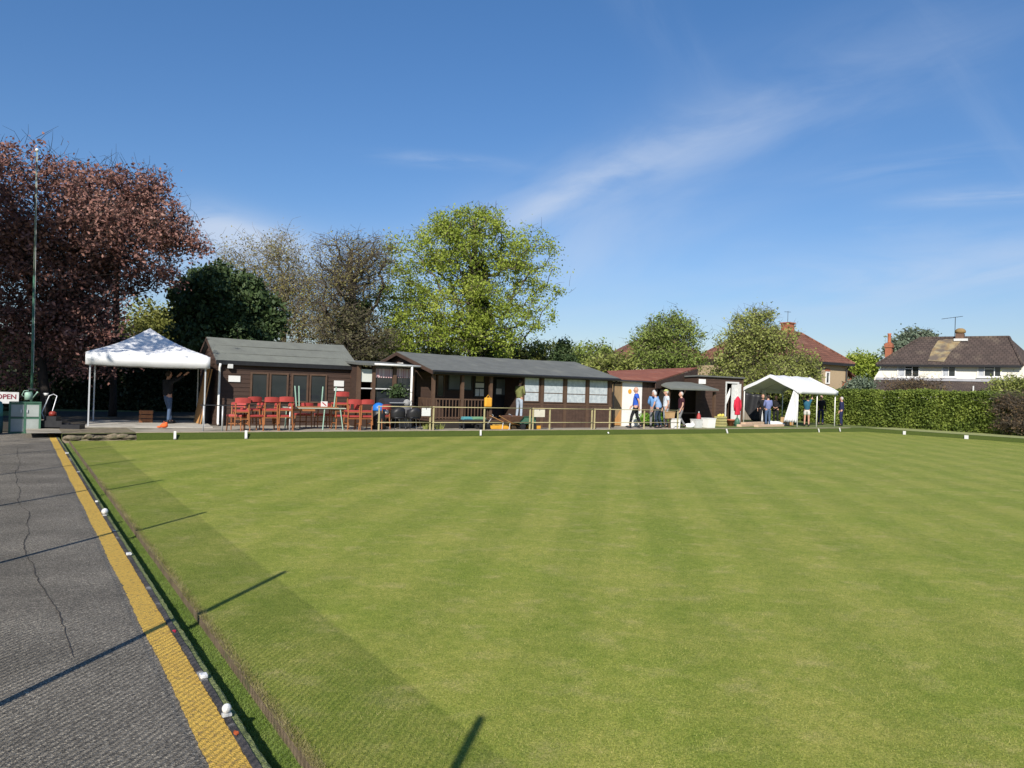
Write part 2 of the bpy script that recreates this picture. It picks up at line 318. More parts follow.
def paint_material():
    m = mk('worn_yellow_paint', (.70, .45, .085), (.60, .37, .07), 10, .75, .7, 120)
    nt = m.node_tree; N = nt.nodes; L = nt.links; p = N['Principled BSDF']; src = p.inputs['Base Color'].links[0].from_socket
    tc = N.new('ShaderNodeTexCoord'); no = N.new('ShaderNodeTexNoise'); no.inputs['Scale'].default_value = 38; no.inputs['Detail'].default_value = 6; L.new(tc.outputs['Object'], no.inputs['Vector'])
    r = N.new('ShaderNodeMapRange'); L.new(no.outputs[0], r.inputs[0]); r.inputs[1].default_value = .52; r.inputs[2].default_value = .68; r.inputs[4].default_value = .7
    mx = N.new('ShaderNodeMixRGB'); L.new(r.outputs[0], mx.inputs[0]); L.new(src, mx.inputs[1]); mx.inputs[2].default_value = (.22, .15, .07, 1); L.new(mx.outputs[0], p.inputs['Base Color'])
    return m
Z_P = .05; Z_B = .18
b_yL, b_yR, b_bd = .752, .903, 1.165
L_BACK = 22.1; B_RIGHT = 37.7; L_NEAR = -8.0
def sheet(name, mat, quads, parent=None, **k):
    mb = MB()
    for q in quads: mb.add([GL(*p) for p in q], [tuple(range(len(q)))])
    o = mb.build(name, mat, parent)
    if not parent: tag(o, kind='structure')
    return o
grassg = mk('rough_grass_ground', (.10, .14, .035), (.15, .16, .06), 2, .95, .6, 40)
# ring of surrounding ground (the green and path lie in its opening)
OUT = 2500
B1 = b_yR+.12; LP = 24.86
sheet('ground', grassg, [
    [(-3.2, L_NEAR, .03), (-3.2, LP, .03), (-OUT, OUT, .0), (-OUT, -OUT, .0)],
    [(-3.2, LP, .03), (B1, LP, .05), (B1, OUT, .0), (-OUT, OUT, .0)],
    [(B1, L_BACK+.301, .165), (B1, L_BACK+.301, -.1), (B1, 40, -.1), (B1, 40, .165)],
    [(B1, L_BACK+.301, .165), (B1, 40, .165), (B1, OUT, .0), (OUT, OUT, .1), (B_RIGHT+.35, L_BACK+.301, Z_B-.01)],
    [(B_RIGHT+.35, L_BACK+.301, Z_B-.01), (B_RIGHT+.35, L_NEAR, Z_B-.01), (OUT, -OUT, .1), (OUT, OUT, .1)],
    [(B_RIGHT+.35, L_NEAR, Z_B-.01), (-3.2, L_NEAR, .03), (-OUT, -OUT, 0), (OUT, -OUT, .1)]])
# the green, gently subdivided outline
sheet('bowling_green', green_material(), [[(b_bd+.018, L_NEAR, 0), (B_RIGHT-.35+.02, L_NEAR, 0), (B_RIGHT-.35+.02, L_BACK, 0), (b_bd+.018, L_BACK, 0)]])
# asphalt path, verge to the fence
path = sheet('path', path_material(), [[(-3.2, L_NEAR, Z_P), (b_yR, L_NEAR, Z_P), (b_yR, 24.85, Z_P), (-3.2, 24.85, Z_P)]])

# ragged yellow painted strip
mb = MB(); n = 1400; pts = []
l = L_NEAR
vs = []
for i in range(n+1):
    l = L_NEAR + (24.85-L_NEAR)*i/n
    j = .004*math.sin(l*3.1)+.002*math.sin(l*27.3+1)+random.uniform(-.0035, .0035)
    if random.random() < .03: j += random.uniform(.005, .015)
    vs += [GL(b_yL+j, l, Z_P+.004), GL(b_yR+random.uniform(-.004, .003), l, Z_P+.004)]
mb.add(vs, [(2*i, 2*i+1, 2*i+3, 2*i+2) for i in range(n)])
tag(mb.build('yellow_edge_line', paint_material()), kind='structure')
# crack along the path and the pale joint across it
def strip(name, mat, pts, w, parent):
    mb = MB(); vs = []
    for i, p in enumerate(pts):
        q = pts[min(i+1, len(pts)-1)]-pts[max(i-1, 0)]; q = Vector((-q.y, q.x, 0)).normalized()*w*random.uniform(.4, 1.2)
        vs += [p-q, p+q]
    mb.add(vs, [(2*i, 2*i+1, 2*i+3, 2*i+2) for i in range(len(pts)-1)]); return mb.build(name, mat, parent)
crackm = mk('dark_crack_gap', (.04, .034, .03), (.09, .078, .066), 12, .95)
ck = [(18, 447), (17, 455), (20, 463), (16, 472), (17, 482), (20, 492), (18, 500), (22, 507), (31, 512), (27, 522), (29, 532), (24, 543), (25, 552), (34, 567), (38, 580), (50, 598), (60, 615), (68, 640), (75, 660)]
cp = []
for a, c in zip(ck, ck[1:]):
    for t in range(6):
        p = gd(a[0]+(c[0]-a[0])*t/6, a[1]+(c[1]-a[1])*t/6, Z_P+.004); k_ = p.y/12; p.x += random.uniform(-.012, .012)*k_; p.y += random.uniform(-.02, .02)*k_; cp.append(p)
strip('crack', crackm, cp, .0042, path)
jm = mk('pale_tar_joint', (.23, .20, .17), (.17, .15, .13), 20, .9)
strip('joint', jm, [gd(28+i*4, 506.5-i*.12, Z_P+.004) for i in range(12)], .012, path)
# kerb board, mossy turf strip, ditch and edge board: long runs along the green
def run(name, mat, prof, l0, l1, wob=0.0, seg=200, parent=None, kind='structure'):
    mb = MB(); k = len(prof); vs = []
    for i in range(seg+1):
        l = l0+(l1-l0)*i/seg
        for (b, z) in prof: vs.append(GL(b+random.uniform(-wob, wob), l, z+random.uniform(-wob, wob)*.5))
    mb.add(vs, [(i*k+j, i*k+(j+1) % k, (i+1)*k+(j+1) % k, (i+1)*k+j) for i in range(seg) for j in range(k)] + [tuple(range(k)), tuple(seg*k+k-1-j for j in range(k))])
    return tag(mb.build(name, mat, parent), kind=kind) if not parent else mb.build(name, mat, parent)
LE = 24.85
run('kerb', kerbb, [(b_yR+.001, -.1), (b_yR+.033, -.1), (b_yR+.033, Z_P+.014), (b_yR+.001, Z_P+.012)], L_NEAR, LE, .002, 400)
run('turf_strip', turfm, [(b_yR+.034, -.1), (b_yR+.078, -.1), (b_yR+.078, Z_P-.012), (b_yR+.066, Z_P+.004), (b_yR+.034, Z_P+.006)], L_NEAR, LE, .005, 900)
run('ditch', turfl, [(b_yR+.076, -.068), (b_yR+.076, -.12), (b_bd+.02, -.12), (b_bd+.002, -.062), (b_yR+.16, -.066)], L_NEAR, L_BACK+.6, .003, 700)
run('edge_board', board, [(b_bd, -.115), (b_bd+.017, -.115), (b_bd+.017, .006), (b_bd, .004)], L_NEAR, L_BACK, .003, 300)
# back bank: turfed face, concrete edging and paving behind
sheet('back_ditch', turfd, [[(b_yR, L_BACK, -.09), (B_RIGHT, L_BACK, -.09), (B_RIGHT, L_BACK+.3, -.09), (b_yR, L_BACK+.3, -.09)]])
bw0 = bl(gd(133, 434, .1))[0]
def bankrun(name, mat, prof, b0, b1, seg=60, wob=.004):
    mb = MB(); k = len(prof); vs = []
    for i in range(seg+1):
        b = b0+(b1-b0)*i/seg
        for (l_, z) in prof: vs.append(GL(b, L_BACK+l_+random.uniform(-wob, wob), z+random.uniform(-wob, wob)))
    mb.add(vs, [(i*k+j, (i+1)*k+j, (i+1)*k+(j+1) % k, i*k+(j+1) % k) for i in range(seg) for j in range(k)] + [tuple(range(k)), tuple(seg*k+k-1-j for j in range(k))])
    return tag(mb.build(name, mat), kind='structure')
bankrun('back_bank', turfd, [(.10, -.1), (.28, Z_B), (.36, Z_B), (.36, -.1)], bw0, B_RIGHT+.36, 120)
bankrun('bank_edging', kerbm, [(.30, .1), (.30, Z_B+.012), (.45, Z_B+.012), (.45, .1)], bw0, B_RIGHT-1.2)
sheet('paving', conc, [[(bw0-2.5, L_BACK+.42, Z_B), (24.6, L_BACK+.42, Z_B), (24.6, L_BACK+7.0, Z_B), (bw0-2.5, L_BACK+7.0, Z_B)]])
sheet('grass_verge', grassg, [[(24.6, L_BACK+.42, Z_B), (B_RIGHT+.3, L_BACK+.42, Z_B), (B_RIGHT+.3, L_BACK+11, Z_B), (24.6, L_BACK+11, Z_B)]])
# right bank
verge = mk('pale_cut_verge', (.30, .30, .13), (.22, .25, .09), 5, .95, .4, 60)
mb = MB(); k = 4; vs = []
for i in range(101):
    l = L_NEAR+(L_BACK+.36-L_NEAR)*i/100
    for (b, z) in [(B_RIGHT-.25, -.1), (B_RIGHT-.04, Z_B), (B_RIGHT+.36, Z_B+.004), (B_RIGHT+.36, -.1)]: vs.append(GL(b+random.uniform(-.006, .006), l, z+random.uniform(-.006, .006)))
mb.add(vs, [(i*k+j, i*k+(j+1) % k, (i+1)*k+(j+1) % k, (i+1)*k+j) for i in range(100) for j in range(k)])
tag(mb.build('right_bank', turfd), kind='structure')
sheet('right_verge', verge, [[(B_RIGHT+.0, L_NEAR, Z_B+.012), (B_RIGHT+3.2, L_NEAR, Z_B+.012), (B_RIGHT+3.2, L_BACK+.3, Z_B+.012), (B_RIGHT+.0, L_BACK+.3, Z_B+.012)]])
sheet('right_ditch', turfd, [[(B_RIGHT-.34, L_NEAR, -.09), (B_RIGHT, L_NEAR, -.09), (B_RIGHT, L_BACK, -.09), (B_RIGHT-.34, L_BACK, -.09)]])
soil = mk('shade_toned_soil', (.05, .04, .03), (.03, .026, .02), 3, .95, .6, 20, c3=(.05, .06, .02), s3=2)  # earth colour kept dark to stand in for the shade behind the marquee
sheet('soil', soil, [[(B1-12, LP+.02, Z_B-.115), (B1, LP+.02, Z_B-.115), (B1, LP+9, Z_B-.115), (B1-12, LP+9, Z_B-.115)], [(B1+.01, L_BACK+3.42, Z_B+.01), (bw0+4.2, L_BACK+3.42, Z_B+.01), (bw0+4.2, L_BACK+13, Z_B+.01), (B1+.01, L_BACK+13, Z_B+.01)]])
# rough stone edging under the left of the back bank (bank still unturfed there)
sheet('bare_bank', stone, [[(b_yR+.12, L_BACK+.12, -.1), (bw0, L_BACK+.12, -.1), (bw0, L_BACK+.45, Z_B+.004), (b_yR+.12, L_BACK+.45, Z_B+.004)],
                           [(b_yR+.12, L_BACK+.45, Z_B+.004), (bw0, L_BACK+.45, Z_B+.004), (bw0, L_BACK+3.4, Z_B+.004), (b_yR+.12, L_BACK+3.4, Z_B+.004)]])
def rock(c, r, sq, mat, name):
    bm = bmesh.new(); bmesh.ops.create_icosphere(bm, subdivisions=2, radius=1)
    for v in bm.verts:
        q = 1+random.uniform(-.16, .16); v.co = Vector((v.co.x*r*sq[0]*q, v.co.y*r*sq[1]*q, v.co.z*r*sq[2]*q))
    me = bpy.data.meshes.new(name); bm.to_mesh(me); bm.free(); me.materials.append(mat)
    o = bpy.data.objects.new(name, me); COL.objects.link(o); o.location = c; o.rotation_euler = (0, 0, GA+random.uniform(-.3, .3)); return o
for i in range(8):
    t = i/7; c = GL(b_yR+.35+t*(bw0-b_yR-.5), L_BACK+.27+random.uniform(-.05, .08), .09+random.uniform(-.06, .03))
    o = rock(c, .10, (random.uniform(1.2, 2.4), .8, random.uniform(.5, .9)), stone, 'edging_stone')
    tag(o, 'weathered low stone in the rough row left of the turfed bank', 'stone', 'rough stones edging the bare bank')
# ------------------------------------------------------------------ foliage
def leaves(name, pts, size, mat, parent=None, up=.3, aspect=1.6):
    n = len(pts); pts = np.asarray(pts, dtype=np.float32)
    d = RNG.normal(size=(n, 3)); d[:, 2] += up; d /= np.linalg.norm(d, axis=1)[:, None]
    a = np.cross(d, RNG.normal(size=(n, 3))); a /= np.linalg.norm(a, axis=1)[:, None]; b = np.cross(d, a)
    s = (size*(.6+.8*RNG.random(n)))[:, None]
    v = np.stack([pts-a*s*aspect*.5, pts-b*s*.42+d*s*.08, pts+a*s*aspect*.5, pts+b*s*.42+d*s*.08], 1).reshape(-1, 3).astype(np.float32)
    me = bpy.data.meshes.new(name); me.vertices.add(4*n); me.vertices.foreach_set('co', v.ravel())
    me.loops.add(4*n); me.loops.foreach_set('vertex_index', np.arange(4*n, dtype=np.int32))
    me.polygons.add(n); me.polygons.foreach_set('loop_start', np.arange(0, 4*n, 4, dtype=np.int32)); me.polygons.foreach_set('loop_total', np.full(n, 4, dtype=np.int32))
    me.update(calc_edges=True); me.validate(); me.materials.append(mat)
    o = bpy.data.objects.new(name, me); COL.objects.link(o)
    if parent: o.parent = parent
    return o
def twigs(mb, c, n, ln, r, spread, up=.5):
    for _ in range(n):
        p = Vector(c)+Vector(RNG.normal(size=3)*spread); d = Vector(RNG.normal(size=3)); d.z = abs(d.z)*up+.15; d.normalize()
        q = p+d*ln*random.uniform(.5, 1.2); mid = (p+q)/2+Vector(RNG.normal(size=3)*ln*.08)
        mb.tube([p, mid, q], [r, r*.7, r*.35], 3, cap=False)
def lobe(px, py, Y, rx, rz, ry=None):
    c = dp(px, py, Y); return (c, rx*Y/F, (ry or rx)*Y/F, rz*Y/F)
def tree(name, label, cat, base, lobes, nclump, perclump, leaf, csig, lmat, tmat=trunkm, r0=.25, group=None, trunk_to=None, nbr=260,
         ntwig=0, twl=.5, twr=.006, shell=.45, up=.3, ivy_n=0, ivy_r=.5, ivy_h=5, bare=None, flat=.75, lean=0):
    o = thing(name, label, cat, base, 0, group); base = Vector(base)
    vol = np.array([a[1]*a[2]*a[3] for a in lobes]); vol = vol/vol.sum()
    cl = []
    for i in RNG.choice(len(lobes), nclump, p=vol):
        c, rx, ry, rz = lobes[i]; d = RNG.normal(size=3); d /= np.linalg.norm(d); q = RNG.random()**shell
        cl.append(np.array([c.x-base.x+d[0]*rx*q, c.y-base.y+d[1]*ry*q, c.z-base.z+d[2]*rz*q]))
    cl = np.array(cl); cl = cl[cl[:, 2] > .25]
    cen = np.average(np.array([[a[0].x-base.x, a[0].y-base.y, a[0].z-base.z] for a in lobes]), axis=0, weights=vol)
    top = Vector(trunk_to)-base if trunk_to is not None else Vector((cen[0]*.8, cen[1]*.8, cen[2]*1.05))
    K = 9; nodes = []; par = []
    for i in range(K):
        t = i/(K-1); nodes.append(Vector((top.x*t**1.5+.06*math.sin(i*1.7)*r0*4, top.y*t**1.5+.05*math.cos(i*2.1)*r0*4, top.z*t))); par.append(i-1)
    idx = np.argsort(np.linalg.norm(cl-np.array(nodes[K//2]), axis=1)); sub = cl[idx]
    if len(sub) > nbr: sub = sub[np.sort(RNG.choice(len(sub), nbr, replace=False))]
    tips = []; P = np.array([list(v) for v in nodes]); depth = [v.length for v in nodes]
    for c in sub:
        d = np.linalg.norm(P-c, axis=1) + .28*np.array(depth) + np.where(P[:, 2] > c[2]+.1, (P[:, 2]-c[2])*.7, 0); d[0] = 1e9; d[1] += 2.0
        j = int(np.argmin(d)); a = nodes[j]; cv = Vector(c); mid = (a+cv)/2 + Vector((random.uniform(-1, 1), random.uniform(-1, 1), random.uniform(-.2, .9)))*(cv-a).length*.12
        nodes.append(mid); par.append(j); depth.append(depth[j]+(mid-a).length); nodes.append(cv); par.append(len(nodes)-2); depth.append(depth[-1]+(cv-mid).length)
        tips.append(len(nodes)-1); P = np.vstack([P, [list(mid), list(cv)]])
    cnt = [0]*len(nodes)
    for t in tips: cnt[t] = 1
    for i in range(len(nodes)-1, 0, -1):
        if par[i] >= 0: cnt[par[i]] += cnt[i]
    tot = max(cnt[0], 1); rr = [max(.011, r0*((c if c else 1)/tot)**.52) for c in cnt]
    mb = MB(); 
    mb.tube([nodes[0]-Vector((0, 0, .1))]+nodes[1:K], [r0*1.35]+[max(rr[i], r0*(1-.75*i/K)) for i in range(1, K)], 9)
    for i in range(K, len(nodes)): mb.tube([nodes[par[i]], nodes[i]], [rr[i]*1.12, rr[i]], 6 if rr[i] > .05 else 4, cap=False)
    tk = mb.build('trunk', tmat, o, smooth=True)
    if ntwig:
        tm = MB()
        for c in cl: twigs(tm, c, ntwig, twl, twr, csig*.8)
        tw = tm.build('twigs', tmat, o); tag(tw, kind='stuff')
    if perclump:
        k = RNG.poisson(perclump, len(cl)); cc = np.repeat(cl, k, axis=0)
        sg = np.repeat(csig*(.6+.8*RNG.random(len(cl))), k)
        pts = cc + RNG.normal(size=cc.shape)*np.array([1, 1, flat])*sg[:, None]
        pts = pts[pts[:, 2] > .05]
        leaves('crown', pts, leaf, lmat, o, up)
    if ivy_n:
        z = RNG.random(ivy_n)*ivy_h; a = RNG.random(ivy_n)*6.283; r = (ivy_r*(.5+.6*RNG.random(ivy_n)))*(1-.45*z/ivy_h)+.25*ivy_r*np.sin(z*2.3+a)
        cx = np.interp(z, [n_.z for n_ in nodes[:K]], [n_.x for n_ in nodes[:K]]); cy = np.interp(z, [n_.z for n_ in nodes[:K]], [n_.y for n_ in nodes[:K]])
        leaves('ivy', np.stack([cx+r*np.cos(a), cy+r*np.sin(a), z], 1), .14, ivy, o, 0)
    return o
def hedge(name, label, P0, P1, w, h, n, leaf, lmat, corem, group=None, bulge=.12, cat='hedge', skirt=0.0):
    """clipped hedge: dense leaf shell round a twiggy core"""
    P0 = Vector(P0); P1 = Vector(P1); d = P1-P0; ln = d.length; o = thing(name, label, cat, P0, math.atan2(d.y, d.x), group)
    # core
    seg = max(4, int(ln/.5)); mb = MB(); prof = []
    for i in range(seg+1):
        x = .12+(ln-.24)*i/seg; k = .86+.06*math.sin(i*1.3)+.04*math.sin(i*2.9)
        prof.append([(x, -w/2*k+.08, .0+skirt), (x, -w/2*k+.02, h*.6*k), (x, -w/2*k*.7, h*k-.06), (x, w/2*k*.7, h*k-.06), (x, w/2*k, h*.6*k), (x, w/2*k, .0+skirt)])
    vs = [v for r in prof for v in r]
    mb.add(vs, [(i*6+j, (i+1)*6+j, (i+1)*6+(j+1) % 6, i*6+(j+1) % 6) for i in range(seg) for j in range(6)]+[tuple(range(6)), tuple(seg*6+5-j for j in range(6))])
    mb.build('hedge_core', corem, o)
    A = np.array([ln*h, ln*w, w*h*2, ln*h*.4]); ch = RNG.choice(4, n, p=A/A.sum()); r1 = RNG.random(n); r2 = RNG.random(n)
    x = r1*ln; y = np.zeros(n); z = np.zeros(n)
    f = ch == 0; y[f] = -w/2; z[f] = skirt+r2[f]*(h-skirt)
    f = ch == 1; y[f] = (r2[f]-.5)*w; z[f] = h
    f = ch == 2; x[f] = np.where(r1[f] > .5, 0, ln); y[f] = (r2[f]-.5)*w; z[f] = ((r1[f]*2) % 1)*h
    f = ch == 3; y[f] = w/2; z[f] = r2[f]*h
    bm_ = bulge*(np.sin(x*1.9+z*1.1)+np.sin(x*4.3+2*z+1)*.6+np.sin(x*.8+2)*.8)
    y += np.sign(y)*bm_*.6; z += np.where(z > h*.6, bm_*.5, 0); rnd = (z > h*.8)*(np.abs(y) > w*.35); z -= rnd*(RNG.random(n)*.12)
    pts = np.stack([x, y, z], 1)+RNG.normal(size=(n, 3))*np.array([.05, .07, .05])
    leaves('foliage', pts, leaf, lmat, o, .4)
    return o
lm_purple = leafmat('copper_leaves', [(.085, .04, .032), (.21, .10, .083), (.36, .185, .15), (.44, .28, .23)], .35, .32)
lm_ever = leafmat('evergreen_leaves', [(.018, .035, .012), (.045, .075, .025), (.09, .125, .05)], .6, .12)
lm_oak = leafmat('spring_oak_leaves', [(.13, .17, .03), (.25, .32, .045), (.35, .42, .065), (.42, .44, .10)], .3, .4)
lm_yel = leafmat('yellow_green_leaves', [(.10, .12, .025), (.20, .21, .05), (.26, .26, .08)], .5, .3)
lm_pale = leafmat('pale_bud_leaves', [(.16, .13, .045), (.26, .22, .075), (.27, .28, .08)], .5, .3)
lm_mid = leafmat('mid_green_leaves', [(.09, .13, .03), (.20, .26, .055), (.32, .38, .11)], .4, .3)
lm_olive = leafmat('olive_green_leaves', [(.14, .16, .04), (.28, .31, .08), (.38, .41, .14)], .35, .3)
lm_hedge = leafmat('privet_hedge_leaves', [(.055, .085, .016), (.15, .20, .034), (.27, .32, .06)], 1.1, .25)
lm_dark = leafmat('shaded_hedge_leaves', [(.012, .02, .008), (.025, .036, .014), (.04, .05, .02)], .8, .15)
lm_rust = leafmat('rusty_shrub_leaves', [(.07, .05, .03), (.14, .09, .05), (.16, .13, .05)], .9, .25)
lm_gg = leafmat('grey_green_needles', [(.09, .12, .08), (.14, .18, .12), (.19, .23, .16)], .5, .2)
corem = mk('hedge_interior', (.018, .02, .01), (.03, .028, .016), 6, .95)
def gb(px, Y): p = at(px, Y, .15); return (p.x, p.y, .15)
darkbark = mk('dark_bark', (.035, .028, .024), (.02, .017, .015), 8, .95)
# copper trees, far left
tree('copper_tree', 'large copper leaved plum tree rising behind the flagpole', 'tree', gb(45, 25.5),
     [lobe(40, 235, 25.5, 75, 85), lobe(-40, 250, 25.5, 80, 90), lobe(-10, 165, 26, 42, 35), lobe(100, 225, 25.5, 60, 55), lobe(60, 300, 25.5, 65, 40), lobe(20, 330, 25.5, 60, 35), lobe(75, 180, 26, 42, 26), lobe(15, 365, 25.5, 50, 26), lobe(62, 352, 26, 30, 22)],
     860, 48, .088, .27, lm_purple, darkbark, r0=.15, nbr=420, ntwig=6, twl=.75, twr=.009, shell=.55)
tree('copper_tree', 'copper leaved tree with long branch reaching over the white marquee toward the dark evergreen', 'tree', gb(112, 27.5),
     [lobe(128, 215, 27.5, 42, 48), lobe(105, 265, 27.5, 48, 40), lobe(165, 235, 27.5, 35, 34), lobe(195, 243, 27.5, 24, 15), lobe(140, 190, 27.5, 30, 22), lobe(75, 310, 26, 42, 35), lobe(165, 272, 27.5, 24, 16), lobe(90, 345, 25.5, 38, 35)],
     430, 56, .085, .23, lm_purple, darkbark, r0=.12, nbr=320, ntwig=6, twl=.75, twr=.009, shell=.6)
# dark evergreen right of the copper tree
tree('evergreen_tree', 'dense dark evergreen tree with rounded crown behind the smaller shed', 'tree', gb(226, 33),
     [lobe(225, 305, 33, 44, 36), lobe(215, 287, 33, 26, 24), lobe(258, 318, 33, 26, 22), lobe(195, 300, 33, 20, 20), lobe(228, 340, 33, 50, 30)],
     560, 90, .13, .2, lm_ever, r0=.2, shell=.35, nbr=120)
tree('yellow_green_shrub', 'loose yellow green shrub between white marquee peak and the evergreen', 'shrub', gb(160, 36),
     [lobe(165, 322, 36, 34, 22), lobe(145, 335, 36, 34, 24), lobe(190, 335, 36, 22, 20), lobe(170, 370, 36, 46, 40)], 240, 60, .12, .24, lm_yel, r0=.1, nbr=120)
tree('bare_tree', 'tall thin tree with pale upright branches and tiny buds behind the evergreen', 'tree', gb(280, 46),
     [lobe(278, 290, 46, 48, 42), lobe(278, 252, 46, 24, 26), lobe(240, 262, 46, 30, 28), lobe(310, 285, 46, 30, 32), lobe(300, 325, 46, 52, 30)],
     460, 26, .085, .38, lm_pale, barkp, r0=.22, nbr=360, ntwig=9, twl=.9, twr=.011, up=.2, shell=.6)
tree('ivy_clad_tree', 'bare crowned tree with thick dark ivy round its trunk left of the oak', 'tree', gb(355, 42),
     [lobe(350, 262, 42, 42, 26), lobe(345, 290, 42, 42, 34), lobe(372, 255, 42, 24, 20), lobe(330, 320, 42, 26, 28)],
     380, 14, .08, .34, lm_pale, trunkm, r0=.34, nbr=360, ntwig=8, twl=.8, twr=.011, trunk_to=dp(350, 250, 42), ivy_n=9000, ivy_r=1.15, ivy_h=6.2)
tree('bushy_undergrowth', 'dark ivy covered bush at the foot of the ivy clad tree', 'bush', gb(355, 41),
     [lobe(352, 330, 41, 34, 28), lobe(372, 345, 41, 26, 24), lobe(340, 360, 41, 34, 22)], 190, 38, .11, .27, leafmat('brown_olive_leaves', [(.03, .035, .016), (.09, .085, .04), (.18, .16, .08)], .8, .2), r0=.1, nbr=100, ntwig=12, twl=.7, twr=.010)
# the big oak
oakl = [lobe(398, 312, 45, 30, 24), lobe(392, 345, 44, 26, 18), lobe(388, 275, 46, 18, 22), lobe(548, 300, 46, 18, 16), lobe(470, 250, 46, 55, 42), lobe(430, 262, 46, 48, 40), lobe(515, 262, 46, 44, 38), lobe(470, 225, 46, 42, 20), lobe(405, 290, 46, 32, 26), lobe(540, 283, 46, 26, 20),
        lobe(470, 300, 45, 60, 28), lobe(400, 330, 44, 32, 24), lobe(480, 335, 44.5, 62, 24), lobe(430, 320, 45, 50, 26), lobe(520, 312, 45, 40, 24)]
tree('oak_tree', 'big spreading oak in bright spring leaf above the long clubhouse roof', 'tree', gb(478, 46),
     oakl, 800, 58, .10, .26, lm_oak, r0=.38, nbr=460, trunk_to=dp(474, 222, 46), ivy_n=9000, ivy_r=.95, ivy_h=9.5, ntwig=3, twl=.7, twr=.013, shell=.5)
# background shrubs and trees behind the clubhouse
for i, (px, py, Y, rx, rz, mt, lab, nm, cat) in enumerate([
    (395, 352, 50, 26, 22, lm_oak, 'bright yellow green bush showing above the annex roof', 'bush', 'bush'),
    (440, 350, 52, 34, 22, lm_yel, 'dull yellow bush below the oak behind the clubhouse ridge', 'bush', 'bush'),
    (505, 354, 54, 30, 16, lm_yel, 'olive bush just right of the oak trunk behind the roof', 'bush', 'bush'),
    (538, 357, 53, 26, 15, lm_olive, 'low olive bush left of the small dark conifer', 'bush', 'bush'),
    (590, 358, 55, 24, 13, lm_mid, 'mid green bush right of the small dark conifer', 'bush', 'bush'),
    (612, 366, 50, 26, 12, lm_olive, 'low bush showing over the left end of the red roof', 'bush', 'bush')]):
    tree(nm, lab, cat, gb(px, Y), [lobe(px, py, Y, rx, rz), lobe(px-rx*.5, py+rz*.6, Y, rx*.7, rz), lobe(px+rx*.3, py+rz*1.1, Y, rx, rz*.9)], 150, 44, .15, .33, mt, r0=.1, nbr=90, ntwig=4, twl=.8, twr=.012)
tree('conifer', 'small dark pointed conifer standing behind the clubhouse roof', 'tree', gb(565, 50),
     [lobe(565, 362, 50, 14, 12), lobe(565, 352, 50, 9, 9), lobe(565, 344, 50, 4, 6)], 90, 70, .12, .2, lm_ever, r0=.08, nbr=50)
tree('leafy_tree', 'mid green leafy tree behind the red roofed store', 'tree', gb(668, 50),
     [lobe(668, 333, 50, 26, 17), lobe(650, 343, 50, 20, 18), lobe(688, 345, 50, 16, 20), lobe(668, 362, 50, 38, 18), lobe(680, 321, 50, 15, 9)], 400, 44, .105, .27, lm_mid, r0=.18, nbr=280, ntwig=4, twl=.8, twr=.011)
tree('leafy_tree', 'broad olive green tree filling the gap left of the tan house', 'tree', gb(755, 48),
     [lobe(752, 340, 48, 28, 24), lobe(733, 350, 48, 20, 24), lobe(755, 320, 48, 20, 11), lobe(778, 348, 48, 20, 22), lobe(755, 380, 48, 46, 24), lobe(722, 378, 48, 18, 18)],
     560, 46, .105, .27, lm_olive, r0=.2, nbr=320, ntwig=5, twl=.8, twr=.011)
tree('dark_shrub', 'dull twiggy shrub against the left wall of the tan house', 'shrub', gb(806, 50),
     [lobe(806, 372, 50, 14, 18), lobe(800, 390, 50, 18, 16)], 120, 45, .12, .25, lm_olive, r0=.06, nbr=70, ntwig=6, twl=.7, twr=.011)
tree('leafy_tree', 'pale round tree seen between the tan house and the cream house', 'tree', gb(860, 95),
     [lobe(860, 365, 95, 17, 12), lobe(852, 375, 95, 14, 12), lobe(868, 380, 95, 13, 12)], 150, 55, .25, .42, lm_oak, r0=.2, nbr=110, ntwig=2, twl=1.2, twr=.02)
tree('leafy_tree', 'grey green tree showing above the cream house roof beside the tall chimney pot', 'tree', gb(912, 92),
     [lobe(914, 345, 92, 17, 14), lobe(900, 352, 92, 14, 12), lobe(924, 340, 92, 9, 9)], 170, 50, .25, .45, lm_gg, r0=.2, nbr=110, ntwig=3, twl=1.2, twr=.02)
tree('garden_shrub', 'small green shrub in the gap at the left end of the cream house', 'shrub', gb(866, 56),
     [lobe(862, 386, 56, 9, 6), lobe(856, 390, 56, 10, 7)], 80, 60, .12, .25, lm_gg, r0=.05, nbr=40)
tree('garden_shrub', 'thin twiggy shrub in front of the tiled lean to roof of the cream house', 'shrub', gb(925, 50),
     [lobe(915, 388, 50, 30, 7), lobe(895, 391, 50, 14, 5)], 90, 18, .1, .3, lm_rust, r0=.04, nbr=60, ntwig=10, twl=.7, twr=.009)
tree('garden_shrub', 'green leafy shrub at the far right in front of the tiled lean to roof', 'shrub', gb(1015, 50),
     [lobe(1012, 386, 50, 20, 8), lobe(1030, 388, 50, 18, 8)], 90, 40, .12, .28, lm_olive, r0=.04, nbr=60, ntwig=4, twl=.7, twr=.009)
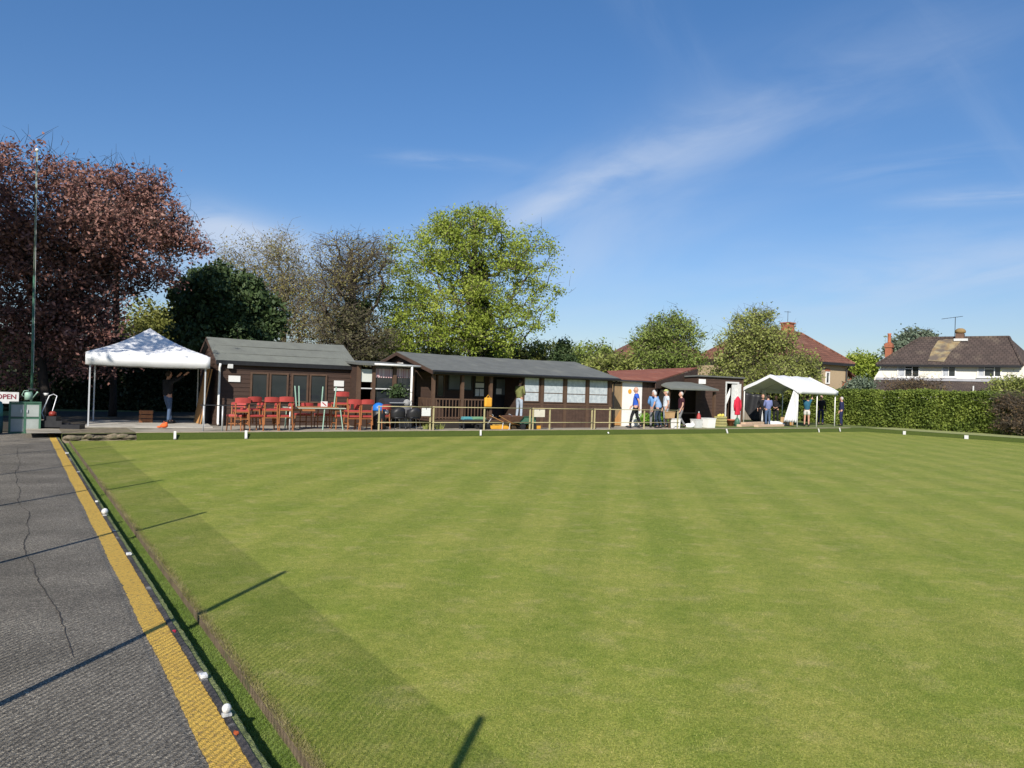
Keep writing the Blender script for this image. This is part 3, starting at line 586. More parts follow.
# hedges
HB = 41.3
hA = GL(HB, 10.6, Z_B); hB = GL(HB, 29.0, Z_B)
hedge('privet_hedge', 'long clipped green hedge along the right hand bank', GL(HB, 27.5, Z_B), GL(HB, 14.6, Z_B), 1.3, 2.0, 80000, .075, lm_hedge, corem, bulge=.09)
hedge('privet_hedge', 'shaded hedge behind the open sided white gazebo', at(728, 47.5, Z_B), at(838, 49.5, Z_B), 1.2, 2.0, 34000, .10, lm_hedge, corem, bulge=.1)
tree('rusty_shrub', 'reddish brown shrub with bare lower twigs at the right end of the long hedge', 'shrub', tuple(GL(HB-.2, 13.2, Z_B)),
     [lobe(1012, 408, 36.6, 22, 12), lobe(1040, 408, 36, 28, 14), lobe(1018, 424, 36.3, 24, 9)], 220, 34, .07, .2, lm_rust, r0=.06, nbr=120, ntwig=22, twl=.5, twr=.008)
hedge('privet_hedge', 'lower continuation of the hedge behind the rusty shrub', GL(HB+.9, 14.4, Z_B), GL(HB+.9, 6.0, Z_B), 1.2, 1.7, 26000, .08, lm_rust, corem, bulge=.12)
# dark boundary hedge behind the marquee and flagpole
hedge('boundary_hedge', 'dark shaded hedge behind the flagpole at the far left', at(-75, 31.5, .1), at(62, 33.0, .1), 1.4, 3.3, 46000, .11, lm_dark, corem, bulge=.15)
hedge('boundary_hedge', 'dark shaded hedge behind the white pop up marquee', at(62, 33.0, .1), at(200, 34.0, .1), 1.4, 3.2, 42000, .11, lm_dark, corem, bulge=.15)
# tree outside the picture on the left whose crown dapples the marquee
mq = at(150, 23.2, 2.9); tb = mq - SH*9.0
tree('shade_tree', 'leafy tree beside the path fence that dapples the white marquee roof', 'tree', (tb.x-1.6, tb.y-.2, .05),
     [(Vector((tb.x+.2, tb.y, 9.25)), 1.5, 1.5, .7), (Vector((tb.x-1.3, tb.y, 9.0)), 1.5, 1.5, .9), (Vector((tb.x-2.8, tb.y-.6, 8.6)), 2.0, 1.6, 1.3), (Vector((tb.x-.3, tb.y+1.2, 9.6)), 1.2, .9, .5)], 150, 36, .10, .24, lm_purple, r0=.14, nbr=90, shell=.7, ntwig=5, twr=.012)
tree('shade_tree', 'unseen dense tree added left of the fence to darken the hedge behind the flagpole', 'tree', (-20.5, 15.5, .0),
     [(Vector((-20, 16.5, 9.0)), 3.6, 2.6, 2.8), (Vector((-17.6, 18.6, 9.4)), 2.3, 2.3, 2.3), (Vector((-23.5, 17, 8.4)), 3.0, 2.6, 2.8)], 420, 60, .19, .4, lm_purple, r0=.25, nbr=120, shell=.5)  # out-of-view crown added to throw shade over the boundary hedge
# ------------------------------------------------------------------ short blades in the near turf
def blades(name, label, X, Y, Z, h, w, mat):
    n = len(X); a = RNG.random(n)*6.283; t = RNG.random(n)*6.283; hh = h*(.5+RNG.random(n)); ln = hh*(.3+.9*RNG.random(n)); ww = w*(.6+.8*RNG.random(n))
    v = np.stack([np.stack([X-ww*np.cos(a), Y-ww*np.sin(a), Z], 1), np.stack([X+ww*np.cos(a), Y+ww*np.sin(a), Z], 1), np.stack([X+ln*np.cos(t), Y+ln*np.sin(t), Z+hh], 1)], 1).reshape(-1, 3).astype(np.float32)
    me = bpy.data.meshes.new(name); me.vertices.add(3*n); me.vertices.foreach_set('co', v.ravel()); me.loops.add(3*n); me.loops.foreach_set('vertex_index', np.arange(3*n, dtype=np.int32))
    me.polygons.add(n); me.polygons.foreach_set('loop_start', np.arange(0, 3*n, 3, dtype=np.int32)); me.polygons.foreach_set('loop_total', np.full(n, 3, dtype=np.int32)); me.update(calc_edges=True)
    me.materials.append(mat); o = bpy.data.objects.new(name, me); COL.objects.link(o); return tag(o, label, 'grass', kind='stuff')
lm_turf = leafmat('turf_blades', [(.12, .18, .022), (.23, .28, .042), (.35, .35, .085), (.44, .39, .16)], 2.5, .3)
n_ = 330000; D_ = 3.0*(13/3.0)**RNG.random(n_); X_ = D_*(RNG.random(n_)*1.5-.75); lb = X_*B.x+D_*B.y; k_ = lb > b_bd+.03
blades('lawn_grass', 'short mown grass of the green nearest the camera', X_[k_], D_[k_], np.full(k_.sum(), -.001), .009, .0016, lm_turf)
n_ = 60000; l_ = 1.5*(16/1.5)**RNG.random(n_); b_ = b_yR+.08+RNG.random(n_)*(b_bd-b_yR-.085)
lm_ditch = leafmat('ditch_blades', [(.10, .17, .025), (.20, .29, .05), (.30, .36, .10)], 3, .25)
blades('ditch_grass', 'bright green artificial grass on the ditch floor and kerb strip', b_*B.x+l_*Lv.x, b_*B.y+l_*Lv.y, np.full(n_, -.066), .014, .0018, lm_ditch)
n_ = 16000; l_ = 1.5*(14/1.5)**RNG.random(n_); b_ = b_bd-.004+np.abs(RNG.normal(size=n_))*.03
blades('edge_grass', 'longer dry grass fringe along the edge board', b_*B.x+l_*Lv.x, b_*B.y+l_*Lv.y, np.full(n_, .0), .022, .0016, leafmat('dry_blades', [(.12, .15, .03), (.32, .28, .10), (.45, .38, .20)], 3, .25))
# ------------------------------------------------------------------ chain link fence beside the path
def chain_fence():
    bF = 2.116-2.59; o = thing('chain_link_fence', 'tall chain link fence on thin posts along the left side of the path', 'fence', GL(bF, 0, .05), GA+math.pi/2)
    l0, l1, h = -6.0, 20.2, 2.38; pitch = .054; mb = []; n = int((l1-l0)/pitch); rows = int(h/(pitch/2)*.5)*2; t = .0023
    V = []; Fc = []
    zs = np.arange(rows+1)*(h/rows)
    for i in range(n):
        x = l0+i*pitch + (pitch/2)*((np.arange(rows+1)) % 2)*(1 if i % 2 == 0 else 1)
        for (dx, dy) in ((-t, 0), (t, -t), (t, t)): V.append(np.stack([x+dx, np.full(rows+1, dy), zs], 1))
        x2 = l0+i*pitch + pitch/2 + (pitch/2)*((np.arange(rows+1)) % 2)*1 - (pitch/2)*0
        x2 = l0+i*pitch + (pitch/2)*((np.arange(rows+1)+1) % 2)
        for (dx, dy) in ((-t, 0), (t, -t), (t, t)): V.append(np.stack([x2+dx, np.full(rows+1, dy), zs], 1))
    V = np.concatenate(V).astype(np.float32); R1 = rows+1
    base = np.arange(2*n)*3*R1; r = np.arange(rows); fs = []
    for a, b in ((0, 1), (1, 2), (2, 0)):
        q = np.stack([a*R1+r, b*R1+r, b*R1+r+1, a*R1+r+1], 1); fs.append((base[:, None, None]+q[None]).reshape(-1, 4))
    fs = np.concatenate(fs).astype(np.int32); me = bpy.data.meshes.new('mesh'); me.vertices.add(len(V)); me.vertices.foreach_set('co', V.ravel())
    me.loops.add(fs.size); me.loops.foreach_set('vertex_index', fs.ravel()); me.polygons.add(len(fs))
    me.polygons.foreach_set('loop_start', np.arange(0, fs.size, 4, dtype=np.int32)); me.polygons.foreach_set('loop_total', np.full(len(fs), 4, dtype=np.int32)); me.update(calc_edges=True)
    me.materials.append(greenp); m = bpy.data.objects.new('mesh', me); COL.objects.link(m); m.parent = o
    lw = MB()
    for z in (.05, 1.2, h): lw.tube([(l0, 0, z), (l1, 0, z)], .0018, 5)
    lw.build('line_wire', dsteel, o)
    Lsh = 2.6/math.tan(rad(SUN_EL))
    for k in range(-1, 7):
        T = gd(485, 716, 0) + Lv*3.43*k; P = T - SH*Lsh; l = bl(P)[1]
        MB().tube([(l, .015, -.05), (l, .015, 2.5), (l, .015, 2.55)], [.026, .026, .02], 8).build('post', greenp, o, smooth=True)
    return o
chain_fence()
# ------------------------------------------------------------------ flagpole
mk('pole_grey', (.20, .24, .20), (.14, .18, .15), 5, .6)
pb = at(31, 22.3, .06); ft = dp(37, 151, 22.3)
o = thing('flagpole', 'tall slim flagpole green below and pale grey above beside the storage lockers', 'flagpole', pb)
hh = ft.z-.06; dx = ft.x-pb.x
MB().tube([(0, 0, 0), (dx*.55, 0, hh*.55)], [.038, .034], 10).build('lower_pole', greenp, o, True)
MB().tube([(dx*.55, 0, hh*.55), (dx, 0, hh)], [.03, .02], 10).build('upper_pole', MATS['pole_grey'], o, True)
MB().ball((dx, 0, hh+.03), .05).build('finial', white, o, True)
MB().tube([(dx*.2+.06, -.03, hh*.2), (dx*.5+.06, -.04, hh*.5), (dx+.03, -.02, hh-.05)], .006, 4).build('halyard', whiteg, o)
MB().box(-.06, .16, -.1, .02, 1.15, 1.19).build('cleat', dsteel, o)
# ------------------------------------------------------------------ storage lockers, open sign, bag
def lockers():
    p = gd(8, 433.5, Z_P); o = thing('storage_locker', 'grey panelled storage locker with green metal frame below the flagpole', 'locker', p, rad(30))
    k = p.y/F; w = 27*k*1.0; h = 31*k; d = .22
    f = MB()
    for x in (0, w*.5-.02, w-.04): f.box(x, x+.05, -.012, .03, 0, h)
    for z in (0, h*.5-.02, h-.05): f.box(.05, w*.5-.02, -.008, .03, z, z+.04); f.box(w*.5+.03, w-.04, -.008, .03, z, z+.04)
    f.box(0, w+.01, -.03, d, h, h+.025); f.box(w-.03, w+.01, .03, d, 0, h)
    f.build('frame', greenp, o)
    gp = mk('grey_panel', (.33, .36, .34), (.24, .27, .25), 2.5, .6)
    for i in range(2):
        for j in range(2):
            bx('door', gp, o, .05+i*(w*.5-.02), w*.5-.02+i*(w*.5-.02)-.0, .0, .02, .05+j*(h*.5-.01), h*.5-.02+j*(h*.5-.03))
    bx('carcass', dsteel, o, .02, w-.04, .035, d, .01, h-.01)
    for i in range(2): MB().box(w*.5-.1+i*.14, w*.5-.07+i*.14, -.03, -.008, h*.68, h*.78).build('handle', steel, o)
lockers()
p = gd(2, 433.5, Z_P); p.y -= .25
o = thing('garden_sack', 'turquoise garden sack with dark base slumped against the lockers', 'sack', p)
MB().lathe([(.06, 0), (.15, .03), (.16, .25), (.155, .48)], k=12).build('base', mk('dark_teal_fabric', (.02, .075, .085), (.015, .055, .06), 6, .7), o, True)
MB().lathe([(.155, .48), (.145, .6), (.15, .75), (.12, .86), (.05, .9)], k=12, sx=1.0).build('top', teal, o, True)
def opensign():
    p = dp(2, 397, 21.0); o = thing('open_sign', 'white board lettered OPEN standing behind the lockers', 'sign', (p.x, p.y+.25, .05), rad(28))
    z = p.z-.05
    bx('board', whiteg, o, -.36, .26, 0, .02, z-.19, z+.14)
    for x in (-.30, .20): bx('leg', greenp, o, x, x+.03, .02, .045, 0, z+.1)
    fc = bpy.data.curves.new('t', 'FONT'); fc.body = 'OPEN'; fc.size = .19; fc.align_x = 'CENTER'; fc.align_y = 'CENTER'; fc.extrude = .002; fc.offset = .004
    to = bpy.data.objects.new('t', fc); COL.objects.link(to); dg = bpy.context.evaluated_depsgraph_get(); me = bpy.data.meshes.new_from_object(to.evaluated_get(dg))
    bpy.data.objects.remove(to); me.materials.clear(); me.materials.append(mk('maroon_lettering', (.20, .02, .04), (.16, .02, .03), 5, .6))
    t = bpy.data.objects.new('lettering', me); COL.objects.link(t); t.parent = o; t.location = (-.04, -.004, z); t.rotation_euler = (rad(90), 0, 0)
opensign()
def mower():
    p = gd(52, 431, .1); o = thing('lawn_mower', 'black cylinder mower with a silver push handle beside the lockers', 'mower', p, rad(10))
    MB().box(-.25, .32, -.2, .2, .12, .3).box(-.15, .15, -.15, .15, .3, .42).build('body', black, o)
    MB().tube([(-.3, 0, .12), (.4, 0, .12)], .11, 14).build('roller', dsteel, o, True)
    for x in (-.32, .42): MB().tube([(x, -.02, .12), (x+.04, -.02, .12)], .13, 16).build('wheel', black, o, True)
    MB().lathe([(.02, 0), (.1, .01), (.1, .1), (.04, .14)], (0, 0, .42)).build('engine', mk('red_engine_cover', (.25, .03, .02), (.2, .03, .02), 5, .4), o, True)
    MB().tube([(-.2, .1, .2), (-.36, .2, .5), (-.22, .3, .98), (-.12, .32, 1.03)], .016, 8).tube([(.1, .1, .2), (-.10, .2, .5), (-.02, .3, .98), (-.12, .32, 1.03)], .014, 8).build('handle', steel, o, True)
    MB().box(.3, .8, -.25, .15, .02, .2).build('grass_box', black, o)
mower()
p = dp(46, 394, 22.6); o = thing('plastic_tub', 'small white plastic tub on a thin stake beside the mower', 'tub', (p.x, p.y, .1))
MB().tube([(0, 0, 0), (0, 0, p.z-.15)], .012, 6).build('stake', dsteel, o)
MB().lathe([(.05, -.05), (.075, .03)], (0, 0, p.z-.1)).build('tub', white, o, True)
p = dp(33, 397, 22.0); o = thing('watering_can', 'pale green watering can on top of the storage locker', 'watering can', (p.x, p.y-.2, gd(11, 433.5, Z_P).z+31*gd(11, 433.5, Z_P).y/F+.025), .4)
MB().lathe([(.10, 0), (.105, .2), (.07, .23), (.055, .235)], k=16).build('body', mint, o, True)
MB().tube([(.09, 0, .04), (.2, 0, .2), (.23, 0, .24)], [.02, .015, .03], 8).build('spout', mint, o, True)
MB().tube([(-.09, 0, .06), (-.17, 0, .14), (-.12, 0, .26), (0, 0, .28)], .01, 6).build('handle', mint, o, True)
# ------------------------------------------------------------------ white pop-up marquee
def marquee():
    A = gd(88.0, 427, Z_B); FL = Vector((A.x, A.y, 0)); ang = rad(27); u = Vector((math.cos(ang), math.sin(ang), 0)); S = 3.12
    fc = Face(FL, ang, Z_B); S = fc.s(203.5, 429)
    o = thing('marquee', 'white pop up marquee with pyramid roof shading the left end of the bank', 'marquee', (FL.x, FL.y, Z_B), ang)
    ze = fc.tr(82, 351)[1]; zv = fc.tr(86, 364)[1]; D = 3.0
    zt = dp(146, 328, (FL+u*S/2+fc.n*D/2).y).z-Z_B
    e = .12
    # roof: four concave slopes
    N_ = 14; mb = MB(); vs = []; fs = []
    cx, cy = S/2, D/2
    def hz(x, y):
        q = max(abs(x-cx)/(S/2+e), abs(y-cy)/(D/2+e)); q = min(q, 1); r = 1-q
        sag = -.16*math.sin(math.pi*min(1, r))*(.6+.4*math.cos(2*math.atan2(y-cy, x-cx))**2)
        return ze+(zt-ze)*r+sag + (.07*max(0, 1-r*9))*-.3
    for i in range(N_*2+1):
        for j in range(N_*2+1):
            x = -e+(S+2*e)*i/(2*N_); y = -e+(D+2*e)*j/(2*N_); vs.append((x, y, hz(x, y)))
    K = 2*N_+1; fs = [(i*K+j, (i+1)*K+j, (i+1)*K+j+1, i*K+j+1) for i in range(2*N_) for j in range(2*N_)]
    mb.add(vs, fs); c = mb.build('canopy', canvas, o, True); sm = c.modifiers.new('thick', 'SOLIDIFY'); sm.thickness = .004
    # valance: a skirt hanging on all four sides
    vb = MB(); ring = []; m = 24
    for (a, b) in (((-e, -e), (S+e, -e)), ((S+e, -e), (S+e, D+e)), ((S+e, D+e), (-e, D+e)), ((-e, D+e), (-e, -e))):
        for i in range(m): t = i/m; ring.append((a[0]+(b[0]-a[0])*t, a[1]+(b[1]-a[1])*t, t))
    n = len(ring); vv = []
    for (x, y, t) in ring:
        w = .006*math.sin(t*19); sg = .03*math.sin(math.pi*t)
        vv += [(x, y, hz(x, y)), (x+w, y+w-.01, zv-sg*.6+random.uniform(-.006, .006))]
    vb.add(vv, [(2*i, 2*i+1, (2*i+3) % (2*n), (2*i+2) % (2*n)) for i in range(n)])
    v = vb.build('valance', canvas, o, True); sm = v.modifiers.new('thick', 'SOLIDIFY'); sm.thickness = .004
    for (x, y) in ((0, 0), (S, 0), (S, D), (0, D)):
        q = MB(); q.box(x-.02, x+.02, y-.02, y+.02, 0, ze+.02); q.box(x-.05, x+.05, y-.05, y+.05, .0, .012); q.build('leg', steel, o)
    for y in (.0, D):
        t = MB()
        pts_ = [(S*k_/4, y, (ze-.03) if k_ % 2 == 0 else zv+.02) for k_ in range(5)]
        t.tube(pts_, .012, 4); t.build('truss', steel, o)
    t = MB()
    t.tube([(S/2, D/2, ze-.3), (S/2, D/2, zt-.05)], .02, 6)
    t.build('centre_pole', steel, o)
    return fc, S, D
mfc, mS, mD = marquee()
def M_at(x, y, z=Z_B): return mfc.P + mfc.u*x + mfc.n*y + Vector((0, 0, z))
# slab under the marquee
s_ = MB(); s_.prism([M_at(-.1, -.25, Z_B), M_at(mS+.25, -.25, Z_B), M_at(mS+.25, mD+.4, Z_B), M_at(-.1, mD+.4, Z_B)], (0, 0, .03)); tag(s_.build('patio', slabm), kind='structure')
p = gd(152, 424, Z_B+.03); o = thing('wooden_crate', 'brown wooden crate on the shaded slab behind the person under the marquee', 'crate', M_at(1.55, 2.1, Z_B+.03), .4)
cr = MB()
for z in (0, .14, .28): 
    cr.box(-.2, .2, -.16, -.14, z, z+.11); cr.box(-.2, .2, .14, .16, z, z+.11); cr.box(-.2, -.18, -.14, .14, z, z+.11); cr.box(.18, .2, -.14, .14, z, z+.11)
cr.build('slats', chairw, o)
for x in (-.178, .15):
    for y in (-.138, .11): MB().box(x, x+.028, y, y+.028, 0, .4).build('corner_post', chairw, o)
p = gd(164, 428, Z_B+.03); o = thing('orange_bag', 'crumpled orange bag lying on the slab edge before the marquee', 'bag', (p.x, p.y, Z_B+.03))
MB().ball((0, 0, .07), .09, 10, 7, (1.3, 1, .8)).ball((.05, .02, .13), .05, 8, 6).ball((-.14, 0, .03), .05, 8, 6, (1.6, 1, .6)).build('bag', orangep, o, True)
MB().tube([(-.05, 0, .13), (0, -.02, .2), (.05, 0, .14)], .008, 6).build('strap', orangep, o)
# ------------------------------------------------------------------ timber buildings
def clad(mb, x0, x1, z0, z1, y=0.0, pitch=.15, out=.018, sgn=-1, ax='x'):
    """lapped boards on a wall; each board thicker at its foot"""
    n = max(1, int(round((z1-z0)/pitch))); h = (z1-z0)/n
    for i in range(n):
        a = z0+i*h; b = a+h-.004
        if ax == 'x': mb.add([(x0, y, a), (x1, y, a), (x1, y+sgn*out, a), (x0, y+sgn*out, a), (x0, y, b), (x1, y, b), (x1, y+sgn*out*.25, b), (x0, y+sgn*out*.25, b)], [(0, 1, 2, 3), (4, 7, 6, 5), (3, 2, 6, 7), (0, 3, 7, 4), (1, 5, 6, 2), (0, 4, 5, 1)])
        else: mb.add([(y, x0, a), (y, x1, a), (y+sgn*out, x1, a), (y+sgn*out, x0, a), (y, x0, b), (y, x1, b), (y+sgn*out*.25, x1, b), (y+sgn*out*.25, x0, b)], [(0, 1, 2, 3), (4, 7, 6, 5), (3, 2, 6, 7), (0, 3, 7, 4), (1, 5, 6, 2), (0, 4, 5, 1)])
def window(par, x0, x1, z0, z1, y, glass, mull=(), trans=(), fr=.05, fmat=None, d=.035):
    """frame proud of the wall at y (facing -y), pane inside it"""
    m = MB(); m.box(x0, x1, y-d, y+.0, z0, z0+fr).box(x0, x1, y-d, y+.0, z1-fr, z1).box(x0, x0+fr, y-d, y, z0+fr, z1-fr).box(x1-fr, x1, y-d, y, z0+fr, z1-fr)
    for q in mull: m.box(q-fr*.4, q+fr*.4, y-d+.006, y, z0+fr, z1-fr)
    for q in trans: m.box(x0+fr, x1-fr, y-d+.009, y, q-fr*.4, q+fr*.4)
    f = m.build('window', fmat or brownfr, par); MB().box(x0+fr*.5, x1-fr*.5, y-.012, y-.004, z0+fr*.5, z1-fr*.5).build('pane', glass, f)
    return f
# --- small shed
def shed():
    P = at(217, 24.2, Z_B); fc = Face(P); W_ = fc.s(353.5, 400); ze = (fc.tr(217, 360)[1]+fc.tr(353, 366)[1])/2; Wd = 3.0
    apex = P + fc.n*Wd/2; zr = (dp(206, 338, apex.y).z)-Z_B
    o = thing('garden_shed', 'small dark brown weatherboarded shed with grey felt gable roof behind the red chairs', 'shed', (P.x, P.y, Z_B), GA)
    m = MB(); m.prism([(.02, .02, 0), (.02, Wd-.02, 0), (.02, Wd-.02, ze), (.02, Wd/2, zr-.04), (.02, .02, ze)], (W_-.04, 0, 0)).build('wall', brown, o)
    w = MB(); clad(w, 0, W_, 0, ze-.02, .02, .145); w.box(-.02, .06, -.02, .02, 0, ze-.02); w.box(W_-.06, W_+.02, -.02, .02, 0, ze-.02); w.build('weatherboard', brown, o)
    g = MB(); n = int(zr/.145)
    for i in range(n):
        a = i*.145; b = a+.141; t = 0 if b < ze else (b-ze)/(zr-ze)*Wd/2
        clad(g, t+.03, Wd-t-.03, a, b, .02, .145, ax='y')
    g.build('gable_weatherboard', brown2, o)
    # roof, sagging slightly
    ov = .12; sl = (zr-ze)/(Wd/2)
    for sgn, nm in ((0, 'roof'), (1, 'roof')):
        r = MB(); N_ = 16; vs = []
        for i in range(N_+1):
            x = -.12+(W_+.24)*i/N_; sag = -.025*math.sin(math.pi*i/N_)
            y0, z0_ = (-ov, ze-ov*sl) if not sgn else (Wd+ov, ze-ov*sl)
            vs += [(x, y0, z0_+sag*.4), (x, Wd/2, zr+sag), (x, Wd/2, zr+sag+.04), (x, y0, z0_+.04+sag*.4)]
        r.add(vs, [(i*4+j, (i+1)*4+j, (i+1)*4+(j+1) % 4, i*4+(j+1) % 4) for i in range(N_) for j in range(4)]+[(0, 1, 2, 3), (N_*4+3, N_*4+2, N_*4+1, N_*4)])
        r.build('roof', felt, o)
    s = MB()
    for q in (.33, .66): y = -ov+(Wd/2+ov)*q; z = ze-ov*sl+(y+ov)*sl+.043; s.add([(-.12, y, z-.002), (W_+.12, y, z-.002), (W_+.12, y+.02, z+.012), (-.12, y+.02, z+.012), (W_+.12, y+.09, z+.09*sl+.001), (-.12, y+.09, z+.09*sl+.001)], [(0, 1, 2, 3), (3, 2, 4, 5)])
    s.build('felt_lap', felt, o)
    f = MB(); f.box(-.12, W_+.12, -ov-.02, -ov, ze-.14, ze-.0); f.build('fascia', black, o)
    for x in (-.14, W_+.12):
        f = MB(); f.prism([(x, -ov, ze-ov*sl-.09), (x, Wd/2, zr-.09), (x, Wd+ov, ze-ov*sl-.09), (x, Wd+ov, ze-ov*sl+.02), (x, Wd/2, zr+.02), (x, -ov, ze-ov*sl+.02)], (.02, 0, 0))
        f.build('bargeboard', brown2, o)
    # windows (pairs)
    ys = (372, 401)
    for (a, b) in ((250.5, 267.5), (269.5, 287.5), (291.5, 307.5), (309.5, 326)):
        x0, z1 = fc.tr(a, ys[0]+(a-250)*.03); x1, z0 = fc.tr(b, ys[1]+(b-250)*.03)
        window(o, x0, x1, z0, z1, 0.0, glassd, fr=.055, d=.05)
    x0, z1 = fc.tr(228.5, 375.5); x1, z0 = fc.tr(240, 382); bx('notice_board', paper, o, x0, x1, -.03, .0, z0, z1)
    for a, b, c, d in ((334, 380.5, 343.5, 386.5), (334, 388, 343.5, 391)):
        x0, z1 = fc.tr(a, b); x1, z0 = fc.tr(c, d); bx('notice', paper, o, x0, x1, -.03, 0, z0, z1)
    x0, z1 = fc.tr(227, 364); x1, z0 = fc.tr(232, 368.5); l = bx('floodlight', whiteg, o, x0, x1, -.16, -.06, z0, z1, bev=.01); bx('bracket', dsteel, l, x0+.05, x0+.1, -.06, .01, z0+.03, z1-.03)
    xp = fc.s(219, 400, -.12); q = MB(); q.tube([(xp, -.16, ze-.12), (xp, -.07, ze-.25), (xp, -.07, .12), (xp-.0, -.12, .04)], .037, 10); q.build('downpipe', white, o, True)
    x0 = .5; 
    return fc, W_, ze
sfc, sW, sZ = shed()
# ply board leaning on the shed's end wall
q0 = sfc.P + sfc.n*.75 - sfc.u*.45
o = thing('plywood_board', 'orange brown plywood board leaning against the end wall of the small shed', 'board', (q0.x, q0.y, Z_B), GA)
b_ = MB(); b_.prism([(0, -.35, 0), (.03, -.35, 0), (.34, -.35, 1.85), (.31, -.35, 1.85)], (0, 1.1, 0)); b_.build('sheet', ply, o); b_ = MB(); b_.prism([(.0, -.30, .02), (-.03, -.30, .02), (.28, -.30, 1.83), (.31, -.30, 1.83)], (0, .07, 0)); b_.build('batten', brownfr, o)
# --- annex joining shed and clubhouse
CP = at(432, 26.6, Z_B); cfc = Face(CP)                               # clubhouse front plane
cW = cfc.s(612, 400); cZ = (cfc.tr(432.5, 368.8)[1]+cfc.tr(611, 378.5)[1])/2
def annex():
    P = at(357, 26.05, Z_B); fc = Face(P); x1 = fc.s(414, 395); h = fc.tr(380, 366)[1]; D = 2.6
    o = thing('annex', 'flat roofed glazed lean to with pink striped pelmets left of the clubhouse veranda', 'annex', (P.x, P.y, Z_B), GA)
    zs = fc.tr(390, 404)[1]
    MB().box(0, x1, 0, .1, 0, zs).box(0, x1, D-.1, D, 0, h).box(0, .1, .1, D-.1, 0, h).box(x1-.1, x1, .1, D-.1, 0, h).build('wall', brown, o)
    bx('floor', inner, o, .1, x1-.1, .1, D-.1, 0, .05)
    r = MB(); r.prism([(-.1, -.28, h+.0), (-.1, D+.1, h+.16), (-.1, D+.1, h+.24), (-.1, -.28, h+.08)], (x1+.12, 0, 0)); r.build('roof', feltd, o)
    g = MB(); g.tube([(fc.s(371, 363)-.0, -.33, h+.05), (x1+.12, -.33, h+.035)], .04, 8); g.build('gutter', whiteg, o, True)
    xp = fc.s(411.5, 385, -.33); g = MB(); g.tube([(xp, -.33, h+.02), (xp, -.33, .02)], .04, 8); g.build('downpipe', white, o, True)
    for px in (359, 373.5, 394.5, 413): x = fc.s(px, 385); bx('post', brownfr, o, x-.06, x+.06, -.03, .1, zs if px != 413 else 0, h)
    zr = fc.tr(390, 389)[1]; bx('rail', whiteg, o, fc.s(360, 389), x1-.1, -.02, .03, zr-.02, zr+.02)
    a, z1 = fc.tr(361.5, 369); b, z0 = fc.tr(372, 382); bx('blind', blind, o, a, b, .02, .04, z0, z1)
    for a_, b_ in ((376, 393), (396, 411)):
        a, z1 = fc.tr(a_, 368.5); b, z0 = fc.tr(b_, 376.5); q = MB(); n = 7
        q.box(a, b, .05, .065, z0, z1)
        for i in range(n): c = a+(b-a)*(i+.5)/n; w = (b-a)/n/2*.9; q.prism([(c-w, .05, z0), (c-w*.5, .05, z0-.06), (c+w*.5, .05, z0-.06), (c+w, .05, z0)], (0, .015, 0))
        q.build('pelmet', pinkst, o)
        a, z1 = fc.tr(a_-1, 377); b, z0 = fc.tr(b_+1, 403); bx('pane', glassd, o, a, b, .07, .08, zs, h)
    return fc
afc = annex()
